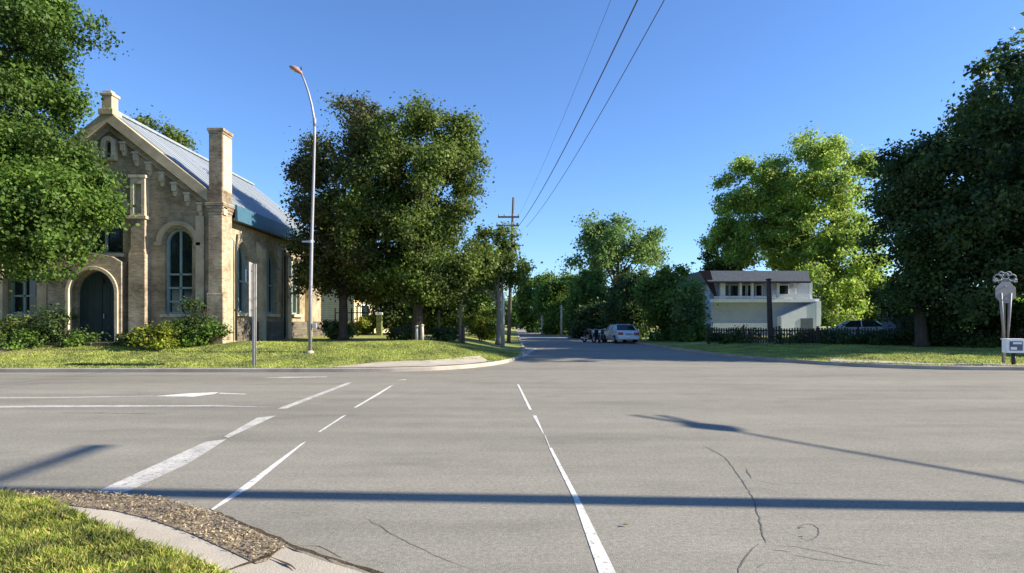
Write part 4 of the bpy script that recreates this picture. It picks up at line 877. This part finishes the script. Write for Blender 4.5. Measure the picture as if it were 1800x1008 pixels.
for i, (lab, px, py, dd, rx, rz, m) in enumerate([('dark low shrub in the fence left of the wooden pole', 1290, 596, 40.5, 1.7, .22, 'lf_dark'), ('dark shrub by the fence right of the wooden pole', 1400, 600, 38, 1.9, .22, 'lf_dark'), ('dark low shrub at the fence below the bright tree', 1490, 602, 36, 1.8, .22, 'lf_dark'), ('dark shrub at the fence beneath the lower dark tree', 1600, 605, 34.5, 1.7, .22, 'lf_dark'), ('dark shrub at the fence left of the scroll topped sign', 1700, 606, 32.5, 1.6, .22, 'lf_dark'), ('tall dark hedge clump behind the fence between the lower dark tree and the sign', 1660, 600, 35.5, 1.8, 1.0, 'lf_dark'), ('tall dark hedge clump behind the fence and the scroll topped sign', 1760, 600, 34.5, 1.9, 1.1, 'lf_dark'), ('tall dark hedge clump at the fence end by the right photo edge', 1830, 600, 34, 1.6, 1.1, 'lf_dark'), ('green shrub below the left end of the white house', 1215, 602, 46, 1.0, .8, 'lf_mid')]):
    shrub('shrub', lab, px, py, dd, rx, rz, 60 if rz < .9 else 150, m, 90+i, .16, 45, FG, .4)
t = thing('garden_shed', 'small dark grey shed with white roof edge behind the right fence', 'shed', (25.6,41,.3), R(-6))
MB().box(-.85,.85,-.9,.9,-.3,1.75).build('wall', M['slate'], t); mb = MB(); mb.prism([(-1.05,1.753),(1.05,1.80),(1.05,1.92),(-1.05,1.87)], XZ, -1.1, 1.1); mb.build('roof', M['signgrey'], t)
MB().box(.78,.87,-.93,-.903,-.2,1.745).build('corner_trim', M['white'], t); MB().box(-.55,.2,-.93,-.903,-.1,1.5).build('door', M['darkmetal'], t)
t = thing('globe_lamp', 'white globe lamp on a short post behind the right fence', 'lamp', (P(1690,600,34)[0],34.6,.3))
MB().tube([(0,0,-.2),(0,0,1.2)],.04,8).build('post', M['darkmetal'], t); MB().lathe([(.001,1.5),(.09,1.47),(.14,1.36),(.14,1.28),(.09,1.2),(.04,1.17)],0,0,14).build('globe', M['globe'], t)

def car(label, loc, rz):
    t = thing('parked_car', label, 'car', loc, rz)       # nose towards +Y, tail towards -Y
    L_, W_ = 4.5, 1.78; hw = W_/2
    low = [(-2.22,.30),(-2.25,.55),(-2.2,.92),(-2.05,1.0),(-1.35,1.02),(1.0,.98),(1.9,.86),(2.2,.70),(2.25,.42),(2.2,.25)]
    mb = MB(); secs = [(-hw+.02,.9),(-hw+.1,1.0),(hw-.1,1.0),(hw-.02,.9)]
    vs = []; n = len(low)
    for x, k in ((-hw+.06,.97),(-hw,.985),(-hw+.08,1.0),(hw-.08,1.0),(hw,.985),(hw-.06,.97)):
        for (y,z) in low: vs.append((x, y*k, z if k < 1 and z < .6 else z*(1 if k == 1 else .985)))
    order = [0,1,2,3,4,5]; fs = []
    for i in range(5):
        for j in range(n): fs.append((i*n+j, (i+1)*n+j, (i+1)*n+(j+1)%n, i*n+(j+1)%n))
    mb.add(vs, fs, True); mb.add(vs[:n],[tuple(range(n))]); mb.add(vs[-n:],[tuple(range(n))[::-1]])
    mb.build('body', M['carwhite'], t)
    cab = [(-1.75,.99),(-1.2,1.40),(-.3,1.46),(.35,1.42),(1.15,.97)]
    mb = MB(); vs = []
    for (y,z) in cab: 
        k = (z-.95)/.5; vs += [(-hw+.08+.2*k,y,z),(hw-.08-.2*k,y,z)]
    mb.add(vs, [(0,1,3,2),(2,3,5,4),(4,5,7,6),(6,7,9,8),(0,2,4,6,8),(1,9,7,5,3)]); mb.build('glasshouse', M['glass'], t, .02)
    mb = MB(); mb.add([(-.66,-1.22,1.41),(.66,-1.22,1.41),(.62,-.3,1.475),(-.62,-.3,1.475),(.64,.4,1.435),(-.64,.4,1.435)], [(0,1,2,3),(3,2,4,5)])
    mb.add([(-.66,-1.22,1.385),(.66,-1.22,1.385),(.66,-1.26,1.41),(-.66,-1.26,1.41)],[(0,1,2,3)]); mb.build('roof', M['carwhite'], t)
    for s_ in (-1,1):
        for (y0,z0,y1,z1) in ((-1.75,1.0,-1.2,1.41),(-.3,1.0,-.28,1.46),(1.15,.98,.38,1.43)):
            k0 = (z0-.95)/.5; k1 = (z1-.95)/.5; MB().tube([(s_*(hw-.07-.2*k0),y0,z0),(s_*(hw-.07-.2*k1),y1,z1)],.04,6).build('pillar', M['carwhite'], t)
        mb = MB(); mb.box(s_*.62-.2,s_*.62+.2,-2.27,-2.215,.66,.86); mb.build('taillight', M['red'], t, .02)
        mb = MB(); mb.box(s_*.62-.2,s_*.62+.2,2.17,2.255,.56,.7); mb.build('headlight', M['globe'], t, .02)
        mb = MB(); mb.box(s_*(hw+.09)-.08,s_*(hw+.09)+.08,.75,.9,.98,1.12); mb.build('wing_mirror', M['carwhite'], t, .03)
        for y in (-1.35,1.4):
            mb = MB(); mb.tube([(s_*(hw-.2),y,.32),(s_*(hw+.01),y,.32)],.32,18); wv = mb.build('wheel', M['rubber'], t)
            mb = MB(); mb.tube([(s_*(hw+.0),y,.32),(s_*(hw+.022),y,.32)],.20,14); mb.build('rim', M['galv'], wv)
    mb = MB(); mb.box(-.82,.82,-2.34,-2.2,.33,.54); mb.build('rear_bumper', M['carwhite'], t, .04)
    mb = MB(); mb.box(-.82,.82,2.2,2.32,.25,.5); mb.build('front_bumper', M['carwhite'], t, .04)
    mb = MB(); mb.box(-.26,.26,-2.29,-2.23,.68,.8); mb.build('number_plate', M['signgrey'], t)
    return t
cr_ = car('silver white saloon car parked at the right kerb of the far street', (8.5, 49.3, .0), R(7))
c2 = copy_tree(cr_); c2.location = (24.4,44.5,.3); c2.rotation_euler = (0,0,R(70)); c2['label'] = 'pale car half hidden between the right fence and the dark shed'
def motorbike(label, loc, rz):
    t = thing('motorcycle', label, 'motorcycle', loc, rz, 'motorcycles beside the parked car')
    for y in (-.7,.72):
        mb = MB(); mb.tube([(0,y+.28*math.cos(a),.32+.28*math.sin(a)) for a in np.linspace(0,2*math.pi,19)],.065,8,False); wv = mb.build('wheel', M['rubber'], t)
        mb = MB(); mb.tube([(-.05,y,.32),(.05,y,.32)],.1,10)
        for k in range(5): a = k*1.2566; mb.tube([(0,y,.32),(0,y+.25*math.cos(a),.32+.25*math.sin(a))],.015,5)
        mb.build('rim', M['galv'], wv)
    mb = MB(); mb.tube([(0,-.7,.32),(0,-.2,.5),(0,.35,.75),(0,.45,.95)],[.05,.07,.06,.05],8); mb.box(-.15,.15,-.2,.25,.3,.62); mb.build('frame', M['cardark'], t, .02)
    mb = MB(); mb.tube([(0,-.05,.82),(0,.15,.9),(0,.38,.86)],[.09,.17,.1],10); mb.build('fuel_tank', M['cardark'], t)
    mb = MB(); mb.tube([(0,-.75,.86),(0,-.45,.8),(0,-.08,.8)],[.07,.14,.1],10); mb.build('seat', M['rubber'], t)
    mb = MB(); mb.tube([(-.07,.72,.32),(-.07,.5,.95)],.03,6); mb.tube([(.07,.72,.32),(.07,.5,.95)],.03,6); mb.build('fork', M['galv'], t)
    mb = MB(); mb.tube([(-.38,.32,1.08),(-.15,.46,1.04),(.15,.46,1.04),(.38,.32,1.08)],.025,6); mb.build('handlebar', M['galv'], t)
    mb = MB(); mb.tube([(0,.58,.9),(0,.68,.9)],[.09,.1],10); mb.build('headlight', M['globe'], t)
    mb = MB(); mb.tube([(.16,.1,.3),(.18,-.5,.32),(.18,-.9,.38)],[.04,.05,.05],8); mb.build('exhaust', M['galv'], t)
    return t
m1 = motorbike('dark motorcycle parked nearest the silver car', (P(1058,600,49)[0],49.3,0), R(160))
m2 = copy_tree(m1); m2.location = (P(1036,600,50)[0],50.2,0); m2.rotation_euler = (0,0,R(205)); m2['label'] = 'dark motorcycle parked farther left of the silver car'
